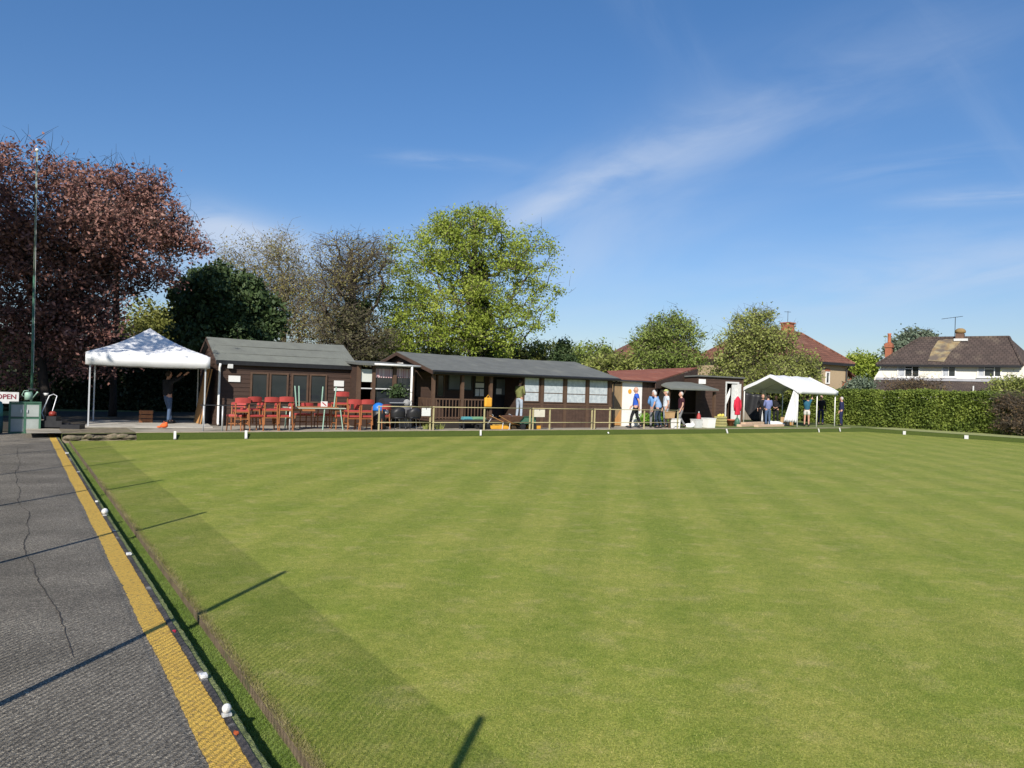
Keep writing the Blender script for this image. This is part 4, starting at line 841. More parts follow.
# --- clubhouse
def clubhouse():
    P, fc = CP, cfc; W_ = cW; ze = cZ; Wd = 5.6
    o = thing('clubhouse', 'long dark brown clubhouse with grey felt roof, railed veranda and curtained windows', 'clubhouse', (P.x, P.y, Z_B), GA)
    A = P + fc.n*Wd/2; zr = (dp(394, 352, A.y).z + dp(570, 363.5, (A+fc.u*W_).y).z)/2 - Z_B
    xv = fc.s(523, 400); vd = 1.35; zd = .31
    # walls: room part flush with the front, veranda set back
    m = MB(); m.box(xv, W_, 0, .12, 0, ze).box(W_-.12, W_, .12, Wd, 0, ze).box(0, W_-.12, Wd-.12, Wd, 0, ze).box(0, .12, vd, Wd-.12, 0, ze).box(.12, xv, vd, vd+.12, 0, ze).box(xv, xv+.12, .12, vd+.12, 0, ze)
    m.prism([(0, 0, ze), (0, Wd, ze), (0, Wd/2, zr-.03)], (.06, 0, 0)).prism([(W_-.06, 0, ze), (W_-.06, Wd, ze), (W_-.06, Wd/2, zr-.03)], (.06, 0, 0))
    m.build('wall', brown, o)
    # vertical battens on the lower wall
    b = MB(); zsill = fc.tr(570, 404)[1]
    for px in (541.5, 564.5, 587, 609.5): x = fc.s(px, 410); b.box(x-.07, x+.07, -.03, 0, 0, ze-.05)
    b.box(xv, W_, -.02, 0, zsill-.07, zsill)
    b.build('post_trim', brownfr, o)
    p_ = MB(); n = 28
    for i in range(n): x0 = xv+(W_-xv)*i/n; p_.box(x0+.006, x0+(W_-xv)/n-.006, -.012, 0, .0, zsill-.075)
    p_.build('panel', brown2, o)
    # roof
    sl = (zr-ze)/(Wd/2); ov = .25
    for sg in (0, 1):
        y0 = -ov if not sg else Wd+ov; r = MB(); N_ = 24; vs = []
        for i in range(N_+1):
            x = -.18+(W_+.34)*i/N_; s = -.03*math.sin(math.pi*i/N_)+.008*math.sin(i*1.9)
            vs += [(x, y0, ze-ov*sl+.0), (x, Wd/2, zr+s), (x, Wd/2, zr+s+.05), (x, y0, ze-ov*sl+.05)]
        r.add(vs, [(i*4+j, (i+1)*4+j, (i+1)*4+(j+1) % 4, i*4+(j+1) % 4) for i in range(N_) for j in range(4)]+[(0, 1, 2, 3), (N_*4+3, N_*4+2, N_*4+1, N_*4)])
        r.build('roof', feltd, o)
    f = MB(); f.box(-.18, W_+.16, -ov-.025, -ov, ze-ov*sl-.09, ze-ov*sl+.04); f.tube([(-.18, -ov-.07, ze-ov*sl), (W_+.16, -ov-.07, ze-ov*sl-.02)], .05, 8); f.build('gutter', black, o)
    for x in (-.2, W_+.16): MB().prism([(x, -ov, ze-ov*sl-.1), (x, Wd/2, zr-.1), (x, Wd+ov, ze-ov*sl-.1), (x, Wd+ov, ze-ov*sl+.03), (x, Wd/2, zr+.03), (x, -ov, ze-ov*sl+.03)], (.02, 0, 0)).build('bargeboard', brown2, o)
    g = MB(); bx('vent', white, o, -.03, -.005, Wd/2-.25, Wd/2+.25, ze+.15, ze+.28)
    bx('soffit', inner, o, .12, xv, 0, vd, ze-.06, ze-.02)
    # veranda deck, posts, balustrade
    d = MB(); d.box(-.05, xv-.01, -.04, vd-.01, zd-.06, zd); d.build('deck', brown2, o)
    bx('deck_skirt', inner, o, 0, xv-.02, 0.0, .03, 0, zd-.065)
    for px in (433.3, 462.3, 490.8): x = fc.s(px, 395); bx('veranda_post', brownfr, o, x-.055, x+.055, -.03, .08, zd, ze-.07)
    bx('veranda_beam', brownfr, o, -.05, xv, -.03, .08, ze-.16, ze-.062)
    def balus(x0, x1, name='balustrade'):
        q = MB(); zt = fc.tr(450, 398.5)[1]; q.box(x0, x1, -.01, .06, zt-.05, zt); q.box(x0, x1, .0, .05, zd+.06, zd+.1)
        n = int((x1-x0)/.13)
        for i in range(n): x = x0+(i+.5)*(x1-x0)/n; q.box(x-.018, x+.018, -.012, .008, zd+.02, zt-.05)
        q.build(name, brownfr, o)
    balus(fc.s(433.3, 395)+.06, fc.s(462.3, 395)-.06); balus(fc.s(462.3, 395)+.06, fc.s(490.8, 395)-.06)
    q = MB(); zt = fc.tr(450, 398.5)[1]; q.box(.0, .06, .08, vd, zt-.05, zt).box(0, .05, .08, vd, zd+.06, zd+.1)
    for i in range(10): y = .14+i*.12; q.box(-.012, .01, y-.018, y+.018, zd+.02, zt-.05)
    q.build('balustrade', brownfr, o)
    # back-of-veranda windows, notice board, door
    T = lambda px, py: fc.tr(px, py, vd)
    a, z1 = T(437, 374); b, z0 = T(444, 397); window(o, a, b, z0, z1, vd, glassd)
    a, z1 = T(448, 373.5); b, z0 = T(472, 391); window(o, a, b, z0, z1, vd, greyblind, mull=((a+b)/2,), fmat=black)
    a, z1 = T(474, 374); b, z0 = T(484, 397.5); nb = bx('notice_board', black, o, a, b, vd-.04, vd-.001, z0, z1)
    w = b-a; hgt = z1-z0
    for (u0, u1, v0, v1) in ((.12, .47, .06, .36), (.53, .9, .06, .36), (.12, .9, .42, .62), (.15, .85, .68, .93)): bx('paper', paper if v0 < .6 else mk('yellowed_poster', (.30, .27, .16), (.2, .2, .14), 20, .7), nb, a+w*u0, a+w*u1, vd-.05, vd-.041, z0+hgt*v0, z0+hgt*v1)
    a, z1 = T(494, 376); b, _ = T(510, 390); dr = bx('door', black, o, a, b, vd-.03, vd-.001, zd, z1)
    bx('pane', greyblind, dr, a+.12, b-.12, vd-.04, vd-.031, z1-.75, z1-.12); bx('notice', paper, dr, a+.1, a+.35, vd-.05, vd-.041, z1-.72, z1-.5); MB().tube([(b-.1, vd-.09, zd+1), (b-.1, vd-.03, zd+1)], .02, 8).build('handle', steel, dr)
    a, z1 = T(512, 376); b, z0 = T(516, 398); window(o, a, b, z0, z1, vd, greyblind, fmat=black); bx('notice', paper, o, a+.02, b-.02, vd-.05, vd-.04, z0+.05, z0+.3)
    # lamp by the corner post
    a, z = fc.tr(438.5, 374); l = MB(); l.lathe([(.03, .12), (.09, 0), (.085, -.02)], (a, .3, z)); l.build('lamp', whiteg, o, True)
    a, z1 = fc.tr(418, 391, vd*.5); bx('notice', paper, o, -.012, .0-.001, vd+.3, vd+.62, fc.tr(421, 398, vd)[1]-.0, fc.tr(421, 391, vd)[1])
    # curtained front windows with a transom each
    for k, (a_, b_, t, bt) in enumerate(((524, 538.8, 375.5, 402), (543.5, 562.8, 376.5, 403), (566.6, 585.3, 378, 403.6), (588.8, 607.3, 379, 404))):
        a, z1 = fc.tr(a_, t); b, z0 = fc.tr(b_, bt); zt = z0+(z1-z0)*.37
        window(o, a, b, z0, z1, 0, curtain, trans=(zt,), fr=.035, d=.03)
    # steps in front of the door
    x0 = fc.s(492, 420); x1 = fc.s(523, 420)
    MB().box(x0, x1, -.4, -.045, 0, .15).build('step', mk('yellow_step_edge', (.55, .36, .08), (.4, .27, .08), 6, .7), o)
    a, z = fc.tr(612, 405); q = MB(); q.tube([(W_+.1, -.2, ze-.1), (W_+.06, -.03, ze-.3), (W_+.06, -.03, 0)], .03, 8); q.build('downpipe', dsteel, o, True)
    return fc, xv, vd, zd
_, xv, vd, zd = clubhouse()
def C(x, y, z=0): return CP + cfc.u*x + cfc.n*y + Vector((0, 0, z))
# --- red roofed store and porch
SP = at(610.5, 32.6, Z_B); tfc = Face(SP)
def store():
    fc = tfc; o = thing('store_shed', 'red roofed store with white front panel and an open plywood door', 'store', (SP.x, SP.y, Z_B), GA)
    x1 = fc.s(641.5, 400); x2 = fc.s(657, 400); x3 = fc.s(700, 400); ze = fc.tr(630, 381)[1]; D = 3.6
    MB().box(0, x2, .02, D, 0, ze-.02).box(x2, x3, 2.9, D, 0, ze-.02).build('wall', brown, o)
    a = 0.02; b = fc.s(620.5, 400)
    dr = bx('door', mk('plywood_door_face', (.32, .22, .12), (.22, .15, .08), 4, .7, stretch=(3, 1, .5)), o, a, b, -.03, .018, .02, ze-.15)
    MB().prism([(a+.02, -.034, .05), (b-.02, -.034, .05), (b-.02, -.034, .72)], (0, -.012, 0)).build('brace', ply, dr)
    bx('door_frame', cardb, o, b, b+.06, -.035, .018, 0, ze-.1)
    wp = bx('white_panel', white, o, b+.065, x1, -.02, .018, 0, ze-.06)
    ca, cz = fc.tr(629.5, 391.5); c = MB(); c.tube([(ca, -.021, cz), (ca, -.028, cz)], .11, 14); c.build('yellow_emblem', yellowp, wp)
    for k in range(3):
        c = MB(); xx = x1+(x2-x1)*k/3; c.box(xx+.01, xx+(x2-x1)/3-.01, -.01, .018, 0, ze-.05); c.build('boarding', brown2, o)
    bx('white_fascia', white, o, 0, x1, -.03, -.001+.018, ze-.055, ze+.0)
    # mono pitch roof falling toward the left front
    A = Vector((-.15, -.2, ze)); s2 = fc.s(651.5, 400); Bq = Vector((s2, -.2, ze-.0))
    def loc(px, py, off): s, z = fc.tr(px, py, off); return Vector((s, off, z))
    Cq = loc(697.5, 368.5, 3.6); Dq = loc(607, 372, 3.6)
    r = MB(); t = Vector((0, 0, .06)); Z = [A, Bq, Cq, Dq]
    r.add(Z+[v+t for v in Z], [(0, 2, 1), (0, 3, 2), (4, 5, 6), (4, 6, 7), (0, 1, 5, 4), (1, 2, 6, 5), (2, 3, 7, 6), (3, 0, 4, 7)]); r.build('roof', redroof, o)
    g = MB(); g.add([Bq-Vector((0, 0, .01)), Cq-Vector((0, 0, .01)), Vector((Cq.x, Cq.y, ze-.02)), Vector((Bq.x, Bq.y, ze-.3)), ], [(0, 1, 2, 3)]); gg = g.build('gable_boarding', brown2, o); sm = gg.modifiers.new('thick', 'SOLIDIFY'); sm.thickness = .03
    q = MB(); q.tube([A+Vector((0, -.04, 0)), Bq+Vector((0, -.04, 0))], .035, 8); q.build('gutter', dsteel, o)
    return o
store()
def porch():
    P = at(656, 34.0, Z_B); fc = Face(P); x1 = fc.s(716, 400); o = thing('open_porch', 'open fronted dark porch with grey felt lean to roof beside the store', 'porch', (P.x, P.y, Z_B), GA)
    xa = fc.s(667.5, 405); zf = fc.tr(690, 388.5)[1]; D = 2.2
    def loc(px, py, off): s, z = fc.tr(px, py, off); return Vector((s, off, z))
    a, b, c, d = loc(651, 380.5, .9), loc(671, 388, -.25), loc(719, 389.5, -.25), loc(696, 382.5, 2.0)
    t = Vector((0, 0, .07)); Z = [a, b, c, d]
    r = MB(); r.add([v-t for v in Z]+Z, [(0, 2, 1), (0, 3, 2), (4, 5, 6), (4, 6, 7), (0, 1, 5, 4), (1, 2, 6, 5), (2, 3, 7, 6), (3, 0, 4, 7)]); r.build('roof', felt, o)
    for px in (668, 714): x = fc.s(px, 405); bx('post', brownfr, o, x-.06, x+.06, -.06, .06, 0, zf-.12)
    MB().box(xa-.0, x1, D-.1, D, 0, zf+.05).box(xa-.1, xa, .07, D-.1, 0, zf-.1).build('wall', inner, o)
    x7 = fc.s(705, 405, 1.2); p = MB(); n = 6
    for i in range(n): xx = x7+(x1-.1-x7)*i/n; p.box(xx+.008, xx+(x1-.1-x7)/n-.008, 1.2, 1.24, .1, zf-.05)
    p.build('side_panel', brown2, o)
    bx('shelf', brownfr, o, xa+.2, x1-.1, 1.0, 1.18, .55, .6)
    a, z1 = fc.tr(672, 393, .4); b, z0 = fc.tr(675.5, 399, .4); bx('notice', paper, o, xa+.0+.01, xa+.22, .30, .31, z0, z1)
    return fc
pfc = porch()
def shed3():
    P = at(696, 37.6, Z_B); fc = Face(P); o = thing('tool_shed', 'flat topped brown shed with white framed open door right of the porch', 'shed', (P.x, P.y, Z_B), GA)
    x1 = fc.s(741.5, 400); h = fc.tr(720, 377.5)[1]; D = 2.4
    xd0, zt = fc.tr(725.5, 381.5); xd1 = fc.s(738.3, 400)
    m = MB(); clad(m, 0, xd0, 0, h, .0, .16); clad(m, xd1, x1, 0, h, .0, .16); clad(m, xd0, xd1, zt, h, .0, .16)
    m.build('weatherboard', brown2, o)
    MB().box(0, xd0, .0, .08, 0, h).box(xd1, x1, 0, .08, 0, h).box(xd0, xd1, 0, .08, zt, h).box(0, .08, .08, D, 0, h).box(x1-.08, x1, .08, D, 0, h).box(.08, x1-.08, D-.08, D, 0, h).build('wall', brown, o)
    MB().prism([(-.08, -.12, h), (-.08, D+.1, h-.12), (-.08, D+.1, h-.05), (-.08, -.12, h+.07)], (x1+.16, 0, 0)).build('roof', feltd, o)
    f = MB(); f.box(xd0-.0, xd0+.09, -.03, .0, 0, zt).box(xd1-.09, xd1, -.03, 0, 0, zt).box(xd0+.09, xd1-.09, -.03, 0, zt-.09, zt); f.build('door_frame', whiteg, o)
    d = bx('door', whiteg, o, xd1-.5, xd1-.09, .02, .06, .02, zt-.1); bx('door_edge', whiteg, d, xd1-.14, xd1-.1, -.25, .015, .02, zt-.1)
    MB().prism([(xd0+.1, .12, .3), (xd0+.2, .12, .3), (xd0+.26, .12, 1.0), (xd0+.55, .12, 1.55), (xd0+.55, .12, 1.9), (xd0+.1, .12, 1.15)], (0, .03, 0)).build('hanging_dust_sheet', white, o)
    a, z1 = fc.tr(698.5, 379); b, z0 = fc.tr(705, 384); bx('notice', white, o, a, b, -.05, -.02, z0, z1)
    bx('corner_post', brownfr, o, x1-.0, x1+.09, -.03, .07, 0, h+.1)
    return fc
hfc = shed3()
# ------------------------------------------------------------------ houses behind
def tilem(name, c1, c2, c3, t3=(.55, .7)):
    m = mk(name, c1, c2, 1.6, .9, 0, 10, c3=c3, s3=.6, t3=t3); nt = m.node_tree; N = nt.nodes; L = nt.links; p = N['Principled BSDF']
    tc = N.new('ShaderNodeTexCoord'); w = N.new('ShaderNodeTexBrick'); w.inputs['Scale'].default_value = 1.0; w.inputs['Brick Width'].default_value = .34; w.inputs['Row Height'].default_value = .30
    w.inputs['Mortar Size'].default_value = .035; w.inputs['Color1'].default_value = (.9, .9, .9, 1); w.inputs['Color2'].default_value = (1.15, 1.15, 1.15, 1); w.inputs['Mortar'].default_value = (.5, .5, .5, 1)
    L.new(tc.outputs['Object'], w.inputs['Vector']); src = p.inputs['Base Color'].links[0].from_socket
    mx = N.new('ShaderNodeMixRGB'); mx.blend_type = 'MULTIPLY'; mx.inputs[0].default_value = .8; L.new(src, mx.inputs[1]); L.new(w.outputs[0], mx.inputs[2]); L.new(mx.outputs[0], p.inputs['Base Color'])
    b = N.new('ShaderNodeBump'); b.inputs['Strength'].default_value = .6; b.inputs['Distance'].default_value = .05; L.new(w.outputs['Fac'], b.inputs['Height']); b.invert = True; L.new(b.outputs[0], p.inputs['Normal']); return m
darktile = tilem('brown_clay_tiles', (.095, .068, .056), (.06, .045, .038), (.13, .10, .075))
redtile = tilem('red_brown_tiles', (.20, .085, .055), (.14, .06, .04), (.24, .12, .08))
lichen = mk('lichen_covered_tiles', (.30, .26, .16), (.24, .15, .06), 2.2, .95, .4, 8, c3=(.12, .095, .075), s3=1.3, t3=(.42, .62))
def plate(name, mat, pts, par, t=.12, n=None):
    """roof plane polygon given a real thickness (downwards)"""
    m = MB(); P = [Vector(p) for p in pts]; m.prism([p-Vector((0, 0, t)) for p in P], (0, 0, t)); return m.build(name, mat, par)
def cream_house():
    P = at(876, 68.5, 0); Q = at(1018, 62.0, 0); d = Q-P; ang = math.atan2(d.y, d.x); fc = Face(P, ang, 0.0)
    o = thing('cream_house', 'cream rendered house with dark tiled hipped roof beyond the right hedge', 'house', (P.x, P.y, 0), ang)
    W_ = fc.s(1075, 370); xe0, ze = fc.tr(883, 364.5); zb = fc.tr(940, 381)[1]; xl, _ = fc.tr(873, 379)
    D = 7.5
    MB().prism([(xe0, 0, ze), (xl, 0, zb), (xl, 0, 0), (W_, 0, 0), (W_, 0, ze)], (0, D, 0)).build('wall', cream, o)
    # main roof
    def loc(px, py, off): s, z = fc.tr(px, py, off); return Vector((s, off, z))
    rl = loc(920, 338.5, D/2); rr = loc(1009, 336.5, D/2); zr = (rl.z+rr.z)/2; e = .45
    a = Vector((xe0-.5, -e, ze-.02)); b = Vector((W_+.2-2.2, -e, ze-.02)); c = Vector((rr.x, D/2, zr)); d_ = Vector((rl.x, D/2, zr))
    b = Vector((fc.s(1023, 364), -e, ze-.02)); 
    m = MB(); a2 = Vector((a.x, D+e, a.z)); b2 = Vector((b.x+1.4, D+e, a.z)); b1 = Vector((b.x, -e, a.z))
    m.add([a, b1, c, d_, a2, b2], [(0, 1, 2, 3), (1, 5, 2), (5, 4, 3, 2), (4, 0, 3), (0, 4, 5, 1)]); rf = m.build('roof', darktile, o)
    # hip and ridge tiles
    h = MB()
    for s_, t_ in ((b1, c), (a, d_), (d_, c)): h.tube([s_, t_], .12, 6)
    h.build('ridge_tile', darktile, rf)
    # lichen streak below the stack, lying on the slope
    nrm = Vector((0, -(zr-ze), D/2+e)).normalized(); 
    def onr(px, py):
        r0 = ray(px, py); n = (fc.n*nrm.y+Vector((0, 0, nrm.z))); P1 = fc.P+fc.n*(-e)+Vector((0, 0, ze-.02)); t = (P1-C0).dot(n)/r0.dot(n); q = C0+r0*t; s = q-fc.P; return Vector((s.dot(fc.u), s.dot(fc.n), q.z))+nrm*.02
    pp = [onr(*q) for q in ((928, 361), (932, 350), (938, 341), (946, 339.5), (962, 340), (957, 346), (950, 353), (944, 362))]
    m = MB(); m.prism(pp, nrm*.02); m.build('lichen_patch', lichen, rf)
    # stack with round pots and aerial
    s0, z0 = fc.tr(956, 338, D/2); s1, z1 = fc.tr(964.5, 330, D/2)
    st = MB(); st.box(s0, s1, D/2-.5, D/2+.5, zr-.6, z1-.35); st.build('chimney', mk('sooty_brick', (.16, .09, .06), (.11, .07, .05), 6, .9), o)
    MB().lathe([(.25, 0), (.42, .08), (.46, .25), (.34, .42), (.2, .5)], ((s0+s1)/2, D/2, z1-.35)).build('chimney_pot', mk('ochre_pot', (.28, .19, .08), (.2, .13, .06), 5, .9), o, True)
    bx('flashing', whiteg, o, s0-.1, s1+.35, D/2-.75, D/2-.52, zr-.36, zr-.14)
    ax = s0-.1; an = MB(); an.tube([(ax, D/2, zr-.2), (ax, D/2, zr+1.9)], .03, 5); an.tube([(ax-1.1, D/2, zr+1.75), (ax+.6, D/2, zr+1.95)], .02, 4)
    for i in range(6): an.tube([(ax-.9+i*.26, D/2-.25, zr+1.77+i*.03), (ax-.9+i*.26, D/2+.25, zr+1.77+i*.03)], .012, 4)
    an.build('aerial', dsteel, o)
    # tall left stack
    s0, z0 = fc.tr(885.5, 358, D*.5); s1, z1 = fc.tr(892.5, 343, D*.5)
    MB().box(s0, s1, D*.5-.35, D*.5+.35, 3, z1).box(s0-.07, s1+.07, D*.5-.42, D*.5+.42, z1-.45, z1-.12).build('chimney', brick, o)
    zt = fc.tr(889, 333.5, D*.5)[1]; MB().lathe([(.19, 0), (.15, .1), (.15, zt-z1-.12), (.19, zt-z1)], ((s0+s1)/2, D*.5, z1), 12).build('chimney_pot', pot, o, True)
    # fascia
    f = MB(); f.box(a.x, b1.x, -e-.03, -e, ze-.2, ze+.0); f.build('fascia', black, o)
    # windows
    for (l, r, mu) in ((897.5, 919.5, (905, 912.3)), (941.8, 956, (948.6,)), (977.5, 1001.5, (984.3, 994.5))):
        x0, z1 = fc.tr(l, 365.2); x1, z0 = fc.tr(r, 377.3)
        w = window(o, x0, x1, z0, z1, 0, glassd, mull=[fc.s(q, 370) for q in mu], fr=.09, fmat=white, d=.07)
        cx = fc.s(mu[0], 370); bx('curtain', mk('pale_curtain', (.45, .47, .50), (.35, .37, .4), 5, .8), w, x0+.1, cx-.06, -.02, -.013, z0+.1, z1-.1)
        if len(mu) > 1: xm = fc.s(mu[1], 370); MB().box(cx+.04, xm-.04, -.065, -.021, z1-.34, z1-.28).build('transom', white, w)
        bx('sill', white, w, x0-.06, x1+.06, -.12, 0, z0-.08, z0)
    # lower tiled lean-to, white gutter line
    zg = fc.tr(940, 379.5)[1]; D2 = 3.4
    za = dp(880, 398, (P-fc.n*D2).y).z
    x0 = xl-1.1; m = MB(); m.prism([(xl+.2, -.02, zg-.25), (W_, -.02, zg-.25), (W_, -D2, 2.35), (x0, -D2, 2.35)], (0, 0, .12)); m.build('lower_roof', darktile, o)
    bx('gutter', mk('grey_gutter', (.40, .40, .42), (.32, .32, .34), 4, .6), o, xl+.3, W_, -.16, -.0, zg-.12, zg+.1); MB().box(x0+.4, W_, -D2+.3, -.03, 0, 2.3).build('lower_wall', cream, o)
    bx('vent_pipe', whiteg, o, fc.s(976, 390), fc.s(977.3, 390), -2.9, -2.8, 2.5, 3.1)
cream_house()
def tan_house():
    P = at(818, 60, 0); Q = at(848, 62.5, 0); d = Q-P; ang = math.atan2(d.y, d.x); fc = Face(P, ang, 0)
    o = thing('tan_house', 'tan rendered house with red brown hipped roof behind the white gazebo', 'house', (P.x, P.y, 0), ang)
    W_ = fc.s(847.5, 370); ze = (fc.tr(820, 361.5)[1]+fc.tr(847, 364)[1])/2; D = 8.0
    def loc(px, py, off): s, z = fc.tr(px, py, off); return Vector((s, off, z))
    MB().box(-5.5, W_, 0, D, 0, ze).build('wall', tanr, o)
    ap = loc(801, 333.5, D*.5); e = .4; x0 = -6.0
    a, b = Vector((x0, -e, ze)), Vector((W_+e, -e, ze)); b2 = Vector((W_+e, D+e, ze)); a2 = Vector((x0, D+e, ze)); r0 = Vector((x0+2.5, D*.5, ap.z))
    m = MB(); m.add([a, b, b2, a2, ap, r0], [(0, 1, 4, 5), (1, 2, 4), (2, 3, 5, 4), (3, 0, 5), (0, 3, 2, 1)]); rf = m.build('roof', redtile, o)
    MB().tube([b, ap, r0], .12, 6).build('ridge_tile', redtile, rf)
    s0, z0 = fc.tr(784.5, 333, D*.5); s1, z1 = fc.tr(790.5, 323, D*.5)
    MB().box(s0, s1, D*.5-.4, D*.5+.4, ap.z-.8, z1-.1).box(s0-.08, s1+.08, D*.5-.48, D*.5+.48, z1-.1, z1).build('chimney', brick, o)
    an = MB(); an.tube([((s0+s1)/2, D*.5, z1), ((s0+s1)/2, D*.5, z1+1.0)], .025, 4).tube([((s0+s1)/2-.5, D*.5, z1+.9), ((s0+s1)/2+.4, D*.5, z1+.95)], .018, 4); an.build('aerial', dsteel, o)
    MB().box(x0, W_+e, -e-.03, -e, ze-.22, ze).build('fascia', black, o)
    a, z1 = fc.tr(825.5, 371.5); b, z0 = fc.tr(829, 384); w = window(o, a, b, z0, z1, 0, glassd, fr=.1, fmat=white, d=.07)
    bx('lintel', brick, o, a-.05, b+.05, -.04, 0, z1+.02, z1+.25)
    for px in (820.5, 846.5): x = fc.s(px, 370, -.08); MB().tube([(x, -.35, ze-.1), (x, -.08, ze-.6), (x, -.08, 0)], .06, 6).build('downpipe', dsteel, o)
    # side extension with small roof
    x1 = fc.s(858, 385); ze2 = fc.tr(853, 378)[1]; MB().box(W_+.01, x1, .6, 4.5, 0, ze2).build('extension_wall', brick, o)
    MB().prism([(W_+.01, .3, ze+.0-.4), (x1+.3, .3, ze2), (x1+.3, .3, ze2+.14), (W_+.01, .3, ze-.22)], (0, 4.4, 0)).build('extension_roof', redtile, o)
    g = fc.s(838, 390); MB().prism([(g-2.0, -1.8, 0), (x1, -1.8, 0), (x1, -1.8, 2.35), (g-1.3, -1.8, 3.1), (g-2.0, -1.8, 3.0)], (0, .25, 0)).build('garden_wall', brick, o)
tan_house()
def far_house(px0, px1, py_e, pxa, pya, Y, label):
    P = at(px0, Y, 0); fc = Face(P, rad(8), 0); W_ = fc.s(px1, 370); ze = fc.tr((px0+px1)/2, py_e)[1]; D = 8
    o = thing('hidden_house', label, 'house', (P.x, P.y, 0), rad(8)); MB().box(0, W_, 0, D, 0, ze).build('wall', cream, o)
    s, z = fc.tr(pxa, pya, D/2); e = .4; m = MB(); m.add([(-e, -e, ze), (W_+e, -e, ze), (W_+e, D+e, ze), (-e, D+e, ze), (s, D/2, z), (s+1.5, D/2, z)], [(0, 1, 5, 4), (1, 2, 5), (2, 3, 4, 5), (3, 0, 4), (0, 3, 2, 1)]); m.build('roof', redtile, o)
    for k in (.55, .8): window(o, W_*k, W_*k+1.2, ze-1.7, ze-.5, 0, glassd, fr=.08, fmat=white, d=.06)
far_house(608, 722, 366, 650, 333, 66, 'red brown roofed house mostly hidden by the leafy tree behind the store')
# ------------------------------------------------------------------ gazebo
def gazebo():
    A = gd(797, 427, Z_B); ang = rad(40); fc = Face(A, ang, Z_B)
    sl = fc.s(834.5, 420); n = fc.n
    # depth from left post
    best = min((abs((lambda p: 512+F*(p.x/p.y))(A+n*d)-744.5), d) for d in np.arange(2, 4.5, .02))[1]; D = best
    o = thing('gazebo', 'open sided white party gazebo with arched roof at the far right corner of the green', 'gazebo', (A.x, A.y, Z_B), ang)
    ze = fc.tr(797, 389.5)[1]; ap = A+n*D/2; zr = dp(772, 374.5, ap.y).z-Z_B; e = .1
    # roof skin: profile across D (gable), extruded along the side
    prof = [(-e, ze-.22), (-e-.02, ze-.02), (.15, ze+.14), (D*.25, ze+(zr-ze)*.52), (D*.5, zr), (D*.75, ze+(zr-ze)*.52), (D-.15, ze+.14), (D+e+.02, ze-.02), (D+e, ze-.22)]
    m = MB(); N_ = 12; vs = []
    for i in range(N_+1):
        t = i/N_; x = -e+(sl+2*e)*t; c = 1-max(0, abs(t-.5)-.36)*.0
        for (y, z) in prof:
            dz = -.05*math.sin(math.pi*3*t)**2*(1 if z > ze else 0)
            if t > .9: dz -= .10*((t-.9)/.1)**2*(z-ze+.4)
            vs.append((x, y, z+dz))
    k = len(prof); m.add(vs, [(i*k+j, (i+1)*k+j, (i+1)*k+j+1, i*k+j+1) for i in range(N_) for j in range(k-1)])
    c = m.build('canopy', canvas, o, True); s = c.modifiers.new('thick', 'SOLIDIFY'); s.thickness = .012
    # gable ends: shallow band following the roof
    for x in (-e, sl+e):
        g = MB(); a = [(x, y, z) for (y, z) in prof[1:-1]]; b = [(x, y*.97+D*.015, z-.16) for (y, z) in prof[1:-1]]
        kk = len(a); g.add(a+b, [(i, i+1, kk+i+1, kk+i) for i in range(kk-1)]); q = g.build('gable_band', canvas, o); s = q.modifiers.new('thick', 'SOLIDIFY'); s.thickness = .012
    for x in (0, sl*.5, sl):
        for y in (0, D): MB().tube([(x, y, 0), (x, y, ze-.02)], .028, 8).build('leg', white, o, True)
    t = MB()
    for x in (0, sl*.5, sl): t.tube([(x, 0, ze-.04), (x, D*.5, zr-.05), (x, D, ze-.04)], .02, 6)
    for y, z in ((0, ze-.05), (D, ze-.05), (D*.5, zr-.06)): t.tube([(0, y, z), (sl, y, z)], .02, 6)
    t.build('frame_tube', white, o)
    # gathered curtain at the front right corner
    m = MB(); n1 = 16; vs = []
    for i in range(12):
        tt = i/11; z = ze-.02-tt*(ze-.25)
        for j in range(n1):
            w = .10+.30*tt; x_ = -.05-.02*math.sin(j*1.9); y_ = (j/(n1-1))*w*1.8+.02; vs.append((x_+.03*math.sin(j*2.4+tt), y_, z))
    m.add(vs, [(i*n1+j, i*n1+j+1, (i+1)*n1+j+1, (i+1)*n1+j) for i in range(11) for j in range(n1-1)]); c = m.build('curtain', canvas, o, True); s = c.modifiers.new('thick', 'SOLIDIFY'); s.thickness = .006
    # back wall curtains gathered, dark side sheet at the back
    m = MB(); vs = []
    for i in range(10):
        tt = i/9
        for j in range(10): vs.append((sl*.42+j*.05+.25*math.sin(tt*2.6)*(.3), D-.03+.03*math.sin(j*2.2), ze-.05-tt*(ze-.1)))
    m.add(vs, [(i*10+j, i*10+j+1, (i+1)*10+j+1, (i+1)*10+j) for i in range(9) for j in range(9)]); c = m.build('curtain', canvas, o, True); s = c.modifiers.new('thick', 'SOLIDIFY'); s.thickness = .006
    return fc, sl, D
gfc, gS, gD = gazebo()
def G(x, y, z=Z_B): return gfc.P + gfc.u*x + gfc.n*y + Vector((0, 0, z))
def gp(px, py): p = gd(px, py, Z_B); p.z = Z_B; return p
